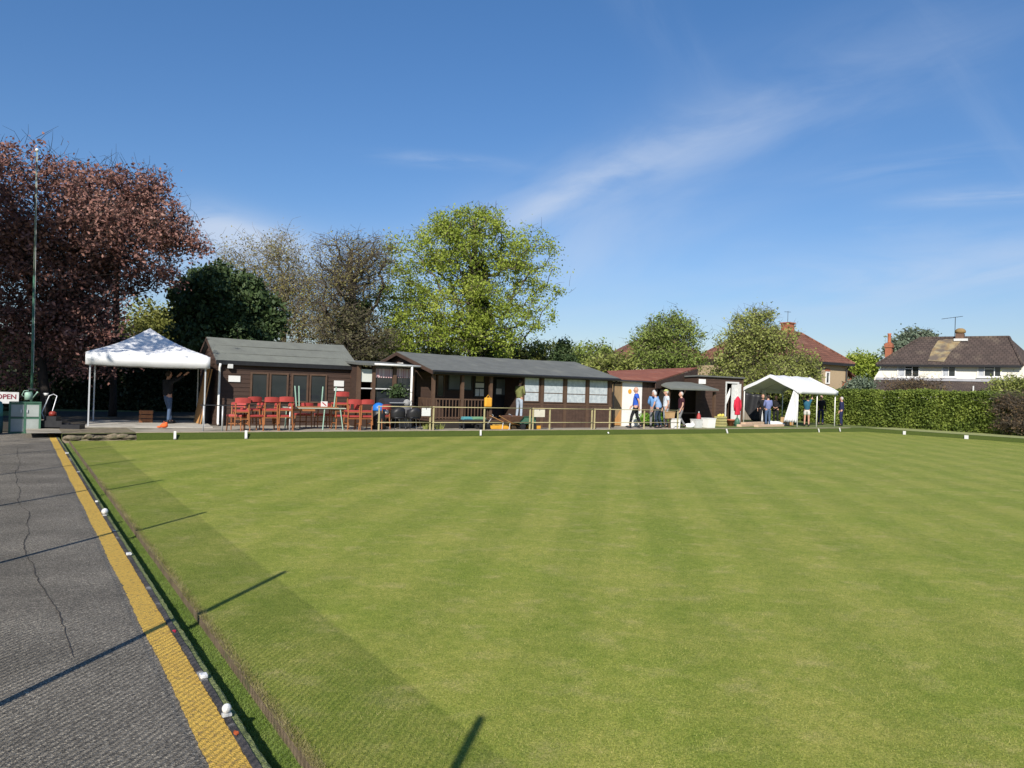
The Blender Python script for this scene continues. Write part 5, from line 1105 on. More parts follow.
# black tarpaulin screen left of the gazebo group
p0 = at(738.5, 43.5, Z_B); p1 = at(769, 43.2, Z_B)
d = p1-p0; o = thing('dark_tarpaulin', 'large dark tarpaulin hung across the left rear of the gazebo', 'tarpaulin', (p0.x, p0.y, Z_B), math.atan2(d.y, d.x))
m = MB(); vs = []; n1 = 24; Ln = d.length
for i in range(12):
    tt = i/11
    for j in range(n1):
        s = j/(n1-1); x = s*Ln; lo = (.05+1.15*max(0, 1-s*2.2)**1.1); z = lo+(1.72-.2*s-lo)*(1-tt); vs.append((x, .05*math.sin(s*17+tt*2), z))
m.add(vs, [(i*n1+j, i*n1+j+1, (i+1)*n1+j+1, (i+1)*n1+j) for i in range(11) for j in range(n1-1)]); c = m.build('sheet', black, o, True); s = c.modifiers.new('thick', 'SOLIDIFY'); s.thickness = .01
MB().tube([(0, 0, 1.74), (Ln, 0, 1.54)], .012, 6).build('top_cord', dsteel, o); MB().tube([(0, 0, 0), (0, 0, 1.75)], .03, 6).tube([(Ln, 0, 0), (Ln, 0, 1.56)], .03, 6).build('support_pole', dsteel, o)
# wooden fence behind gazebo left
p0 = at(738, 46.0, Z_B); p1 = at(764, 46.6, Z_B); d = p1-p0
o = thing('wooden_fence', 'weathered wooden fence panel between the tool shed and the gazebo', 'fence', (p0.x, p0.y, Z_B), math.atan2(d.y, d.x))
m = MB(); n1 = 14; 
for i in range(n1): m.box(d.length*i/n1+.006, d.length*(i+1)/n1-.006, 0, .02, .02, 1.2)
m.build('board', mk('weathered_boards', (.26, .22, .17), (.18, .15, .12), 4, .9, stretch=(8, 1, 1)), o)
for x in (0.02, d.length-.12): bx('post', brown2, o, x, x+.1, .02, .12, 0, 1.3)
# ------------------------------------------------------------------ yellow railings on the bank
def railing():
    lr = L_BACK+.62
    def P(px): 
        r = ray(px, 425); n = Lv; t = ((Lv*lr)-C0).dot(n)/r.dot(n); q = C0+r*t; return q.dot(B)
    runs = [((377, 431.5), 'yellow tubular railing section in front of the black chairs'),
            ((431.6, 484, 531), 'yellow tubular railing section in front of the veranda'),
            ((531.4, 549.5, 592.8), 'yellow tubular railing section below the curtained clubhouse windows'),
            ((593.2, 609.5, 644, 678.5), 'yellow tubular railing section in front of the people at the store')]
    for pxs, lab in runs:
        bs = [P(p) for p in pxs]; o = thing('railing', lab, 'railing', GL(bs[0], lr, Z_B), GA, 'yellow railings along the bank')
        h = .80
        for i, b in enumerate(bs):
            x = b-bs[0]+(.06 if i == 0 else (-.06 if i == len(bs)-1 else 0)); MB().box(x-.021, x+.021, -.021, .021, 0, h+.02+(.06 if pxs[0] > 590 and i == 1 else 0)).build('post', yrail, o)
        L_ = bs[-1]-bs[0]
        for z in (h, .27): MB().tube([(0, -.035, z), (L_, -.035, z)], .0145, 8).build('rail', yrail, o, True)
    # thin dark rail before the small shed
    lr2 = L_BACK+.75
    def P2(px):
        r = ray(px, 415); t = ((Lv*lr2)-C0).dot(Lv)/r.dot(Lv); return (C0+r*t).dot(B)
    bs = [P2(p) for p in (203.5, 222.5, 290)]; o = thing('low_rail', 'thin dark metal rail on grey posts between the marquee and the red chairs', 'railing', GL(bs[0], lr2, Z_B), GA)
    for b in bs: MB().tube([(b-bs[0], 0, 0), (b-bs[0], 0, .74)], .022, 8).build('post', steel, o, True)
    MB().tube([(-.1, 0, .76), (bs[-1]-bs[0], 0, .76)], .014, 6).build('rail', dsteel, o)
railing()
# little signs tied to the railings
for a, b, c, d, nm, lab in ((422, 408, 430.5, 416, 'sign', 'blank white sign tied to the yellow railing beside the black chairs'), (534.5, 409.5, 544.8, 417, 'sign', 'cream sign tied to the yellow railing below the first curtained window')):
    fr = Face(GL(0, L_BACK+.55, 0), GA, 0); s0, z1 = fr.tr(a, b); s1, z0 = fr.tr(c, d); q = GL(s0+0, L_BACK+.55, 0)
    Pq = fr.P+fr.u*s0; o = thing(nm, lab, 'sign', (Pq.x, Pq.y, z0), GA)
    bx('board', mk('cream_board', (.62, .58, .48), (.54, .5, .42), 6, .6) if a > 500 else paper, o, 0, s1-s0, 0, .015, 0, z1-z0)
    bx('tie', dsteel, o, (s1-s0)*.5-.01, (s1-s0)*.5+.01, -.004, .0, z1-z0-.05, z1-z0+.01)
# ------------------------------------------------------------------ chairs and tables
def chair_proto(cush=redv, wood=chairw):
    o = bpy.data.objects.new('chair', None); COL.objects.link(o); o['category'] = 'chair'
    w, d, sh = .44, .42, .45
    s = MB(); s.box(-w/2, w/2, -d/2, d/2, sh-.03, sh+.035); q = s.build('seat', cush, o); b = q.modifiers.new('b', 'BEVEL'); b.width = .015; b.segments = 2
    m = MB(); vs = []; n1 = 8
    for i in range(n1+1):
        x = -w/2+w*i/n1; c = .05*(1-((i/n1)*2-1)**2)
        for (y, z) in ((.0, .69), (.015, .69+.16-.02*abs((i/n1)*2-1)**3)): vs += [(x, -d/2-.05-c+y*-1-.0, z), (x, -d/2-.015-c-y, z)]
    fs = []
    for i in range(n1): 
        a = i*4; b_ = a+4; fs += [(a, b_, b_+2, a+2), (a+1, a+3, b_+3, b_+1), (a, a+1, b_+1, b_), (a+2, b_+2, b_+3, a+3)]
    fs += [(0, 2, 3, 1), (n1*4, n1*4+1, n1*4+3, n1*4+2)]; m.add(vs, fs); m.build('backrest', cush, o)
    for sx in (-1, 1):
        MB().tube([(sx*.19, .19, .42), (sx*.205, .21, 0)], [.021, .018], 6, sq=True).build('leg', wood, o)
        MB().tube([(sx*.19, -.235, .78), (sx*.19, -.20, .45), (sx*.205, -.24, 0)], [.018, .022, .018], 6).build('leg', wood, o)
    r = MB(); 
    for z in (.405,): r.box(-.19, .19, .18, .2, z, z+.025); r.box(-.19, .19, -.21, -.19, z, z+.025); r.box(-.2, -.18, -.19, .18, z, z+.025); r.box(.18, .2, -.19, .18, z, z+.025)
    r.box(-.195, .195, .19, .21, .2, .225).box(-.195, .195, -.235, -.215, .2, .225)
    r.build('seat_rail', wood, o)
    return o
CH = None
def place(proto, px, off, rz, label, group, z=0.0, first=[True]):
    lr = L_BACK+off
    r = ray(px, 420); t = ((Lv*lr)-C0).dot(Lv)/r.dot(Lv); q = C0+r*t
    o = copy_tree(proto); o.name = proto.name; o.location = (q.x, q.y, Z_B+z); o.rotation_euler = (0, 0, GA+rz); o['label'] = label; o['group'] = group; return o
CH = chair_proto()
g = 'red and wood stacking chairs outside the small shed'
# (px, distance behind green edge, turn, lift, label)
chs = [(236, 1.05, math.pi-.5, 0, 'leftmost red padded chair, dark legged and turned beside the shed wall'),
       (241, .9, -.1, .15, 'red padded chair at the left end seen from its backrest'),
       (250, 1.0, .25, .19, 'tilted red chair stacked on the second chair from the left'),
       (253, .95, math.pi/2+.25, 0, 'red chair with crooked seat under the tilted one'),
       (268.5, .98, math.pi/2, 0, 'red chair third from left with plain ladder like legs'),
       (268.5, .93, .06, .19, 'upside stacked red chair on the third chair from left'),
       (283.5, .98, math.pi/2+.1, 0, 'red chair with tall backrest left of the mint legged table'),
       (283.8, .93, -.04, .21, 'red chair stacked on the tall one left of the table'),
       (303, 2.0, 0.1, 0, 'red chair standing behind the left part of the table'),
       (322, 2.0, -.1, 0, 'red chair standing behind the middle of the table'),
       (339, 1.35, 0.0, .40, 'topmost red chair of the tall stack right of the table'),
       (340, 1.35, math.pi/2, 0, 'bottom red chair of the tall stack right of the table'),
       (351.5, .98, math.pi/2, 0, 'red chair right of the tall stack with ladder like legs'),
       (351.8, .93, -.06, .17, 'red chair lifted on the one right of the tall stack'),
       (363.5, .98, -math.pi/2, 0, 'red chair nearest the first yellow railing post'),
       (363.8, .93, .05, .17, 'red chair lifted on the one nearest the yellow railing')]
for px, off, rz, z, lab in chs: place(CH, px, off, rz, lab, g, z)
for c in list(CH.children): bpy.data.objects.remove(c)
bpy.data.objects.remove(CH)
def table_at(px0, px1, off, lab, h=.72, up=True):
    fr = Face(GL(0, L_BACK+off, 0), GA, Z_B); s0 = fr.s(px0, 415); s1 = fr.s(px1, 415); P = fr.P+fr.u*s0
    return thing('table', lab, 'table', (P.x, P.y, Z_B), GA), s1-s0
o, w = table_at(289, 346, 1.05, 'long folding table with pale top and mint green splayed legs outside the small shed')
bx('tabletop', mk('pale_mint_laminate', (.42, .45, .36), (.34, .37, .30), 5, .6), o, 0, w, 0, .7, .68, .71)
for x, dx in ((.12, .0), (w*.62, -.06), (w*.9, .10)): MB().tube([(x, .04, .68), (x+dx, .0, 0)], .018, 6).build('leg', mint if x > .2 else chairw, o)
MB().tube([(w*.9, .64, .68), (w*.9+.05, .7, 0)], .018, 6).tube([(.12, .66, .68), (.1, .7, 0)], .018, 6).build('rear_leg', mint, o)
bx('apron', chairw, o, .05, w*.45, .02, .04, .60, .678)
o2 = thing('table', 'upside down table lying on the other table with four mint legs pointing up', 'table', o.matrix_basis @ Vector((.12, .08, .712)), GA)
bx('tabletop', o.children[0].data.materials[0], o2, 0, w-.35, 0, .55, 0, .025)
for x, y, lx in ((.14, .03, -.07), (.38, .5, -.03), (w-.75, .5, .03), (w-.5, .03, .06)): MB().tube([(x, y, .026), (x+lx, y, .68)], .02, 6).build('leg', mint, o2)
# notice on the chairs behind the table
p = dp(319, 398, 25.6); o = thing('warning_notice', 'white notice with red slash propped on the upturned table', 'notice', o2.matrix_basis @ Vector((w*.55, .3, .026)), GA)
bx('card', paper, o, 0, .22, 0, .01, 0, .17); MB().prism([(.03, -.004, .13), (.06, -.004, .15), (.19, -.004, .04), (.16, -.004, .02)], (0, .003, 0)).build('red_slash', redv, o)
# black plastic tub chairs
def tub_chair(px, off, lab, rz=0):
    lr = L_BACK+off; r = ray(px, 420); t = ((Lv*lr)-C0).dot(Lv)/r.dot(Lv); q = C0+r*t
    o = thing('black_chair', lab, 'chair', (q.x, q.y, Z_B), GA+rz, 'black chairs behind the first railing'); 
    m = MB(); n1 = 14; vs = []
    for i in range(n1+1):
        a = math.pi+math.pi*i/n1
        for (z, r_) in ((.36, .24), (.44, .27), (.62, .275), (.76, .26)): vs.append((r_*math.cos(a), r_*math.sin(a)*.8, z-(.10 if z > .6 else 0)*(abs(math.cos(a)))**2))
    m.add(vs, [(i*4+j, (i+1)*4+j, (i+1)*4+j+1, i*4+j+1) for i in range(n1) for j in range(3)]); c = m.build('backrest', black, o, True); s = c.modifiers.new('t', 'SOLIDIFY'); s.thickness = .02
    MB().lathe([(.2, .36), (.24, .38), (.235, .42), (.1, .425)], k=18).build('seat', black, o, True)
    for x in (-1, 1):
        for y in (-1, 1): MB().tube([(x*.15, y*.15, .37), (x*.21, y*.2, 0)], .013, 6).build('leg', dsteel if y < 0 else steel, o)
tub_chair(397.5, 1.25, 'left of two black tub chairs behind the yellow railing', .05); tub_chair(413.5, 1.2, 'right of two black tub chairs behind the yellow railing', -.05)
o = place(chair_proto(), 381, 1.4, .4, 'wooden chair with white cushion beside the black tub chairs', g)
for c in [x for x in COL.objects if x.name.split('.')[0] == 'chair' and 'label' not in x]:
    for k in list(c.children): bpy.data.objects.remove(k)
    bpy.data.objects.remove(c)
p = o.location; o = thing('cushion', 'large white cushion draped over the wooden chair left of the black ones', 'cushion', (p.x, p.y, p.z+.48), GA+.3)
MB().ball((0, 0, .1), .26, 16, 10, (1.15, .9, .42)).build('cover', white, o, True); MB().ball((.2, 0, .22), .09, 10, 8, (.7, 1, 1.2)).build('red_corner', redv, o, True)
# barbecue with cover, blue tub
def bbq():
    P = at(392, 25.9, Z_B); o = thing('barbecue', 'black trolley barbecue with rounded lid in front of the annex', 'barbecue', (P.x, P.y, Z_B), GA+.1); 
    b = MB(); b.box(-.5, .5, -.25, .25, .68, .82); b.build('firebox', black, o)
    m = MB(); n = 10; vs = []
    for i in range(n+1):
        a = math.pi*i/n
        for x in (-.45, .45): vs.append((x, -.25*math.cos(a), .83+.22*math.sin(a)))
    m.add(vs, [(2*i, 2*i+1, 2*i+3, 2*i+2) for i in range(n)]+[tuple(range(0, 2*n+2, 2)), tuple(range(2*n+1, 0, -2))]); m.build('lid', dsteel, o)
    MB().tube([(-.3, -.3, .9), (.3, -.3, .9)], .013, 6).build('handle', steel, o)
    for x in (-.45, .45):
        for y in (-.2, .2): MB().tube([(x, y, .68), (x, y, .05)], .018, 6).build('leg', dsteel, o)
    bx('side_shelf', dsteel, o, .51, .8, -.22, .22, .78, .80)
    for x in (-.45, .45): MB().tube([(x-.02, -.24, .08), (x+.02, -.24, .08)], .08, 12).build('wheel', black, o)
bbq()
P = at(395, 26.5, Z_B-.25); o = thing('garden_planter', 'dark leafy pot plant standing behind the barbecue', 'plant', (P.x, P.y, Z_B))
MB().lathe([(.14, 0), (.2, .5), (.22, .52)], k=14).build('pot', black, o, True); MB().tube([(0, 0, .5), (.03, 0, 1.1)], .02, 5).build('stem', trunkm, o)
leaves('foliage', RNG.normal(size=(600, 3))*[.15, .15, .13]+[0.02, 0, 1.25], .07, lm_ever, o)
P = at(378, 25.2, Z_B); o = thing('blue_barrel', 'bright blue domed plastic barrel left of the barbecue', 'barrel', (P.x, P.y, Z_B))
MB().lathe([(.2, 0), (.24, .05), (.24, .6), (.22, .62)], k=18).build('base', black, o, True); MB().lathe([(.225, .62), (.24, .66), (.2, .8), (.1, .88), (.02, .9)], k=18).build('lid', bluep, o, True)
P = at(404, 26.0, Z_B); o = thing('grey_sack', 'grey and white rubble sack between the barbecue and white downpipe', 'sack', (P.x, P.y, Z_B))
MB().lathe([(.15, 0), (.22, .1), (.2, .6), (.23, .75)], k=12).build('sack', mk('grey_sacking', (.16, .16, .16), (.08, .08, .085), 5, .9, .5, 12), o, True); MB().ball((.08, -.05, .9), .13, 10, 8, (1, .8, 1)).build('contents', mk('pale_rubbish', (.35, .35, .34), (.12, .12, .12), 9, .9), o, True)
for px, lab in ((428, 'green clump of grass below the first railing sign'), (441, 'yellowish clump of grass at the veranda corner')):
    P = gd(px, 430, Z_B); P = P+Vector((-.1, .5, 0)); o = thing('grass_tuft', lab, 'plant', (P.x, P.y, Z_B)); m = MB()
    for i in range(90): a = random.random()*6.28; r = random.random()*.16; h = random.uniform(.1, .25); m.add([(r*math.cos(a)-.006, r*math.sin(a), 0), (r*math.cos(a)+.006, r*math.sin(a), 0), (r*1.6*math.cos(a), r*1.6*math.sin(a), h)], [(0, 1, 2)])
    m.build('blades', lm_olive, o)
# low bench with folded mats
def bench():
    P = at(468, 27.2, Z_B); P = C(cfc.s(459, 425, -.35), -.42); o = thing('bench', 'low dark bench in front of the veranda balustrade', 'bench', (P.x, P.y, Z_B), GA); L_ = 1.15
    bx('seat', dsteel, o, 0, L_, -.18, .18, .30, .34)
    for x in (.05, L_-.1):
        for y in (-.16, .12): bx('leg', dsteel, o, x, x+.04, y, y+.04, 0, .3)
    for i, (x, w, c, lb) in enumerate(((.1, .38, 'turquoise', 'folded turquoise mat at the left of the low bench'), (.5, .55, 'pale green', 'folded pale green mat at the right of the low bench'))):
        q = o.matrix_basis @ Vector((x, -.1, .342)); m_ = MB(); vs = []
        for j in range(3): m_.box(0+.01*j, w-.02*j, 0, .24, j*.035, j*.035+.03)
        t = tag(m_.build('folded_mat', mk('mat_'+c.replace(' ', '_'), (.12, .40, .45) if i == 0 else (.22, .42, .25), None, 6, .8), None, loc=q, rz=GA), lb, 'mat'); b = t.modifiers.new('b', 'BEVEL'); b.width = .012; b.segments = 2
bench()
P = C(cfc.s(480, 425, -.5), -.6); o = thing('hand_trolley', 'small dark wheeled trolley at the right end of the low bench', 'trolley', (P.x, P.y, Z_B), GA)
bx('deck', dsteel, o, -.15, .25, -.15, .15, .16, .2)
for x in (-.1, .2): MB().tube([(x, -.17, .09), (x, -.13, .09)], .09, 14).tube([(x, .13, .09), (x, .17, .09)], .09, 14).build('wheel', black, o)
MB().tube([(.25, 0, .18), (.5, 0, .5), (.45, 0, .55)], .012, 6).build('handle', steel, o)
# yellow life-ring style bag on the post
fr = Face(C(0, -.1), GA, 0); s0, z1 = fr.tr(484.5, 397.5); s1, z0 = fr.tr(491, 407); P = fr.P+fr.u*s0
o = thing('yellow_bag', 'bright yellow orange bag hanging on the veranda post by the steps', 'bag', (P.x, P.y, z0), GA)
q = bx('bag', yellowp, o, 0, s1-s0, -.08, .04, 0, z1-z0, bev=.035); MB().tube([(.05, -.02, z1-z0-.02), ((s1-s0)/2, -.02, z1-z0+.1), (s1-s0-.05, -.02, z1-z0-.02)], .012, 6).build('strap', yellowp, o)
# wheelbarrow, green crate, yellow blocks before the steps
def barrow():
    P = C(cfc.s(509, 424, -.7), -.8); o = thing('wheelbarrow', 'tan and rust wheelbarrow parked before the veranda steps', 'wheelbarrow', (P.x, P.y, Z_B), GA+.2)
    m = MB(); m.add([(-.2, -.2, .28), (.25, -.2, .28), (.25, .2, .28), (-.2, .2, .28), (-.32, -.28, .5), (.42, -.28, .5), (.42, .28, .5), (-.32, .28, .5)], [(0, 3, 2, 1), (0, 1, 5, 4), (1, 2, 6, 5), (2, 3, 7, 6), (3, 0, 4, 7)])
    t = m.build('tray', mk('rusty_tray', (.16, .08, .05), (.1, .05, .035), 6, .8), o); s = t.modifiers.new('s', 'SOLIDIFY'); s.thickness = .012
    MB().tube([(-.85, -.26, .52), (-.2, -.2, .27), (.45, -.06, .16)], .016, 6).tube([(-.85, .26, .52), (-.2, .2, .27), (.45, .06, .16)], .016, 6).build('handle', ply, o)
    MB().tube([(.48, -.035, .16), (.48, .035, .16)], .16, 16).build('wheel', black, o)
    for y in (-.18, .18): MB().tube([(-.2, y, .27), (-.25, y, 0)], .014, 6).build('leg', steel, o)
barrow()
P = C(cfc.s(522, 424, -.6), -.7); o = thing('garden_trolley', 'dark green garden trolley on black wheels below the standing man', 'trolley', (P.x, P.y, Z_B), GA)
MB().box(-.3, .42, -.2, .2, .22, .46).build('tray', greenp, o); bx('rim', mk('dark_green', (.03, .08, .05), None, 5, .5), o, -.32, .44, -.22, .22, .462, .485)
for x in (-.18, .32): MB().tube([(x, -.24, .12), (x, -.20, .12)], .12, 14).tube([(x, .2, .12), (x, .24, .12)], .12, 14).build('wheel', black, o)
MB().tube([(-.3, 0, .3), (-.6, 0, .55), (-.62, .1, .56)], .012, 6).build('handle', steel, o)
for px0, px1, lab in ((491, 511, 'long yellow block on the edge of the bank before the steps'), (512, 519, 'short ochre block beside the trolley'), (529, 541, 'yellow block right of the green trolley')):
    fr = Face(GL(0, L_BACK+.9, 0), GA, Z_B); s0 = fr.s(px0, 427); s1 = fr.s(px1, 427); P = fr.P+fr.u*s0
    tag(MB().box(0, s1-s0, 0, .2, 0, .13).build('yellow_block', yellowp if px0 != 512 else cardb, None, loc=(P.x, P.y, Z_B), rz=GA), lab, 'block').modifiers.new('b', 'BEVEL').width = .012
# things by the store and porch
def onb(px, off, z=0):
    lr = L_BACK+off; r = ray(px, 425); t = ((Lv*lr)-C0).dot(Lv)/r.dot(Lv); q = C0+r*t; return Vector((q.x, q.y, Z_B+z))
def bucket(px, off, r, h, mat, nm, lab, cat, sq=True, dxy=1.0):
    P = onb(px, off); o = thing(nm, lab, cat, P, GA)
    if sq:
        m = MB(); a, b = r*.88, r; m.add([(-a, -a*.8, 0), (a, -a*.8, 0), (a, a*.8, 0), (-a, a*.8, 0), (-b, -b*.8, h), (b, -b*.8, h), (b, b*.8, h), (-b, b*.8, h)], [(0, 3, 2, 1), (0, 1, 5, 4), (1, 2, 6, 5), (2, 3, 7, 6), (3, 0, 4, 7), (4, 5, 6, 7)]); m.build('tub', mat, o)
        bx('rim', mat, o, -b-.015, b+.015, -b*.8-.015, b*.8+.015, h, h+.025)
    else:
        MB().lathe([(r*.75, 0), (r, h*.9), (r*1.08, h*.9), (r*1.08, h), (r*.9, h)], k=18).build('tub', mat, o, True)
    return o
bucket(675.5, .9, .17, .40, white, 'white_tub', 'narrow white tub left of the man in maroon', 'tub')
bucket(696.5, 1.3, .22, .36, whiteg, 'white_tub', 'pale blue white tub beside the crumpled sacks', 'tub')
bucket(708.5, 1.2, .26, .42, white, 'white_tub', 'large white tub at the right end of the porch', 'tub')
o = bucket(669.5, 1.1, .18, .28, cardb, 'cardboard_box', 'cardboard box on a stool between the men at the porch', 'box'); o.location.z += .42
P = onb(669.5, 1.12); o = thing('stool', 'low wooden stool carrying the cardboard box', 'stool', P, GA); bx('seat', brownfr, o, -.18, .18, -.15, .15, .38, .415)
for x in (-.15, .12):
    for y in (-.12, .1): bx('leg', brownfr, o, x, x+.03, y, y+.03, 0, .38)
P = onb(689, 1.2); o = thing('white_sack', 'crumpled white sack on the ground behind the man in maroon', 'sack', P); MB().ball((0, 0, .08), .2, 12, 8, (1.3, .8, .6)).ball((.15, 0, .12), .12, 10, 7).build('sack', white, o, True); MB().tube([(.15, 0, .22), (.17, 0, .28)], [.02, .04], 8).build('neck', white, o, True)
P = onb(698.5, 1.8); o = thing('red_bottle', 'red gas bottle standing in the mouth of the porch', 'gas bottle', P); MB().lathe([(.08, 0), (.1, .04), (.1, .5), (.05, .62), (.03, .65)], k=14).build('cylinder', redv, o, True); MB().tube([(0, 0, .65), (0, 0, .72)], .03, 8).build('valve', steel, o)
# bright green plants behind the men
for px, lab in ((646, 'bright green potted plant behind the man in blue'), (659, 'bright green plants behind the pair of men')):
    P = onb(px, 2.2); o = thing('potted_plant', lab, 'plant', P); MB().lathe([(.12, 0), (.16, .2), (.17, .22)], k=14).build('pot', black, o, True)
    leaves('foliage', RNG.normal(size=(700, 3))*[.2, .15, .1]+[0, 0, .35], .06, leafmat('fresh_green', [(.1, .2, .02), (.2, .4, .04)], 1), o)
# yellow crate, pot, red jacket on green stand, planks
P = onb(720.5, 2.2); o = thing('yellow_crate', 'yellow plastic crate piled with yellow things beside the tool shed door', 'crate', P, GA)
m = MB()
for z in (0, .13, .26, .39): m.box(-.24, .24, -.18, -.16, z, z+.09).box(-.24, .24, .16, .18, z, z+.09).box(-.24, -.22, -.16, .16, z, z+.09).box(.22, .24, -.16, .16, z, z+.09)
m.build('slats', mk('faded_yellow', (.42, .38, .16), (.34, .3, .12), 5, .6), o); MB().box(-.22, .22, -.16, .16, 0, .44).build('liner', mk('olive_liner', (.2, .2, .09), None, 5, .8), o)
for i in range(4): MB().ball((-.15+i*.1, 0, .5+.03*(i % 2)), .08, 10, 7).build('contents', yellowb, o, True)
P = onb(730.5, 2.4); o = thing('terracotta_pot', 'terracotta flower pot on the ground before the tool shed door', 'flower pot', P)
MB().lathe([(.13, 0), (.19, .27), (.21, .27), (.21, .33), (.18, .33)], k=20).build('pot', pot, o, True); MB().lathe([(.02, .30), (.175, .31)], k=16).build('soil', trunkm, o)
P = onb(737, 2.3); o = thing('red_coat', 'bright red coat hung on a green stand beside the tool shed', 'coat', P, GA)
m = MB(); m.lathe([(.17, .55), (.18, .6), (.16, .8), (.15, 1.0), (.17, 1.25), (.15, 1.36), (.06, 1.45), (.04, 1.48)], k=14, sy=.6); m.build('coat', mk('bright_red_cloth', (.55, .02, .05), (.42, .015, .04), 8, .8, .4, 20), o, True)
MB().tube([(-.17, 0, 1.3), (-.23, 0, 1.0), (-.2, 0, .75)], [.06, .055, .045], 8).tube([(.17, 0, 1.3), (.23, 0, 1.0), (.2, 0, .75)], [.06, .055, .045], 8).build('sleeve', MATS['bright_red_cloth'], o, True)
MB().tube([(0, 0, .02), (0, 0, 1.4)], .025, 8).build('stand', greenp, o, True); MB().lathe([(.16, 0), (.12, .3), (.04, .42)], k=14).build('base', greenp, o, True)
for i, (px0, px1, off, z, lab) in enumerate(((739, 751, 1.6, 0, 'short pinkish plank left on the grass before the gazebo'), (743, 762, 2.0, .0, 'long dark edged plank behind the short one'), (756, 782, 1.3, 0, 'longest pale plank lying in front of the gazebo'), (738, 745, 2.4, 0, 'reddish plank end beside the coat stand'))):
    a = onb(px0, off, z); b = onb(px1, off+.5, z); d = b-a; t = MB(); t.box(0, d.length, -.12, .12, 0, .12 if i != 1 else .2); q = t.build('plank', timber if i != 3 else mk('reddish_timber', (.36, .15, .09), None, 5, .8), None, loc=a, rz=math.atan2(d.y, d.x)); tag(q, lab, 'plank', 'planks on the grass before the gazebo'); q.modifiers.new('b', 'BEVEL').width = .008
for px, off, s, m_, lab in ((785, 2.7, .2, cardb, 'tan cardboard box inside the gazebo'), (790, 2.9, .15, ply, 'brown box tucked against the gathered curtain')):
    P = onb(px, off); o = thing('cardboard_box', lab, 'box', P, GA+.2); bx('carton', m_, o, -s, s, -s*.8, s*.8, 0, s*2.2); bx('flap', m_, o, -s, s, -s*.8-.06, -s*.8-.002, s*2.0, s*2.2)
    bx('tape', paper, o, -.02, .02, -s*.8-.003, -s*.8-.0005, 0.02, s*1.9)
P = onb(776, 2.6); o = thing('folded_sheet', 'heap of pale folded canvas on the ground behind the planks', 'sheet', P, .3)
MB().ball((0, 0, .08), .3, 14, 8, (1.4, .8, .5)).ball((.3, .05, .06), .22, 12, 8, (1.3, .8, .5)).ball((-.3, .05, .1), .18, 12, 8, (1, .8, .8)).build('canvas', canvas, o, True)
# hanging basket at the annex
P = dp(356, 381, 26.9); o = thing('hanging_basket', 'orange flowering hanging basket in the gap between shed and annex', 'hanging basket', P)
leaves('flowers', RNG.normal(size=(260, 3))*[.09, .09, .14], .07, leafmat('orange_flowers', [(.05, .08, .02), (.4, .1, .03), (.5, .16, .06)], 3), o); MB().tube([(0, 0, .1), (0, 0, .5)], .006, 4).build('chain', dsteel, o); MB().lathe([(.02, -.18), (.1, -.1), (.13, 0)], k=12).build('basket', trunkm, o, True)
# ------------------------------------------------------------------ green furniture: markers and pegs
def marker(px, py, h, w, lab, lean=0.0, on='bank'):
    P = gd(px, py, 0.02); 
    lr = L_BACK+.16; r = ray(px, py); t = ((Lv*lr)-C0).dot(Lv)/r.dot(Lv); q = C0+r*t
    o = thing('distance_marker', lab, 'marker', (q.x, q.y, q.z), GA, 'white distance markers round the green'); 
    MB().add([(-w/2, -.06, 0), (w/2, -.06, 0), (w/2+lean, -.05, h), (-w/2+lean, -.05, h), (-w/2, -.03, 0), (w/2, -.03, 0), (w/2+lean, -.02, h), (-w/2+lean, -.02, h)], [(0, 1, 2, 3), (7, 6, 5, 4), (0, 4, 5, 1), (3, 2, 6, 7), (0, 3, 7, 4), (1, 5, 6, 2)]).build('plate', white, o)
    bx('number_strip', whiteg, o, -w*.3, w*.3, -.066, -.06, h*.05, h*.15)
marker(174.5, 439, .22, .06, 'white upright marker on the bank in front of the marquee slab')
marker(245.5, 438.5, .24, .065, 'white upright marker on the bank below the red chairs')
marker(480, 435.5, .2, .055, 'white upright marker on the bank below the yellow bag')
marker(726.8, 433.3, .2, .07, 'white leaning marker on the bank below the terracotta pot', -.08)
marker(818.5, 432.5, .2, .06, 'white leaning marker on the bank below the gazebo side', -.07)
marker(839.5, 431.5, .2, .06, 'white leaning marker on the bank below the man in navy', -.07)
for px, py, w, lab in ((904.5, 435, .13, 'white square marker nearer the far corner of the right bank'), (966.5, 439.5, .17, 'white square marker below the right end of the hedge')):
    Bm = B_RIGHT-.2; r = ray(px, py); t = ((B*Bm)-C0).dot(B)/r.dot(B); q = C0+r*t; o = thing('distance_marker', lab, 'marker', q, GA-math.pi/2, 'white distance markers round the green')
    bx('plate', white, o, -w/2, w/2, -.03, .0, 0, .2); bx('foot', whiteg, o, -w*.3, w*.3, 0, .06, 0, .03)
P = gd(607.5, 433.5, .03); tag(MB().ball((0, 0, 0), .075, 14, 10).build('white_ball', white, None, True, loc=P), 'small white ball resting at the far edge of the green below the store', 'ball')
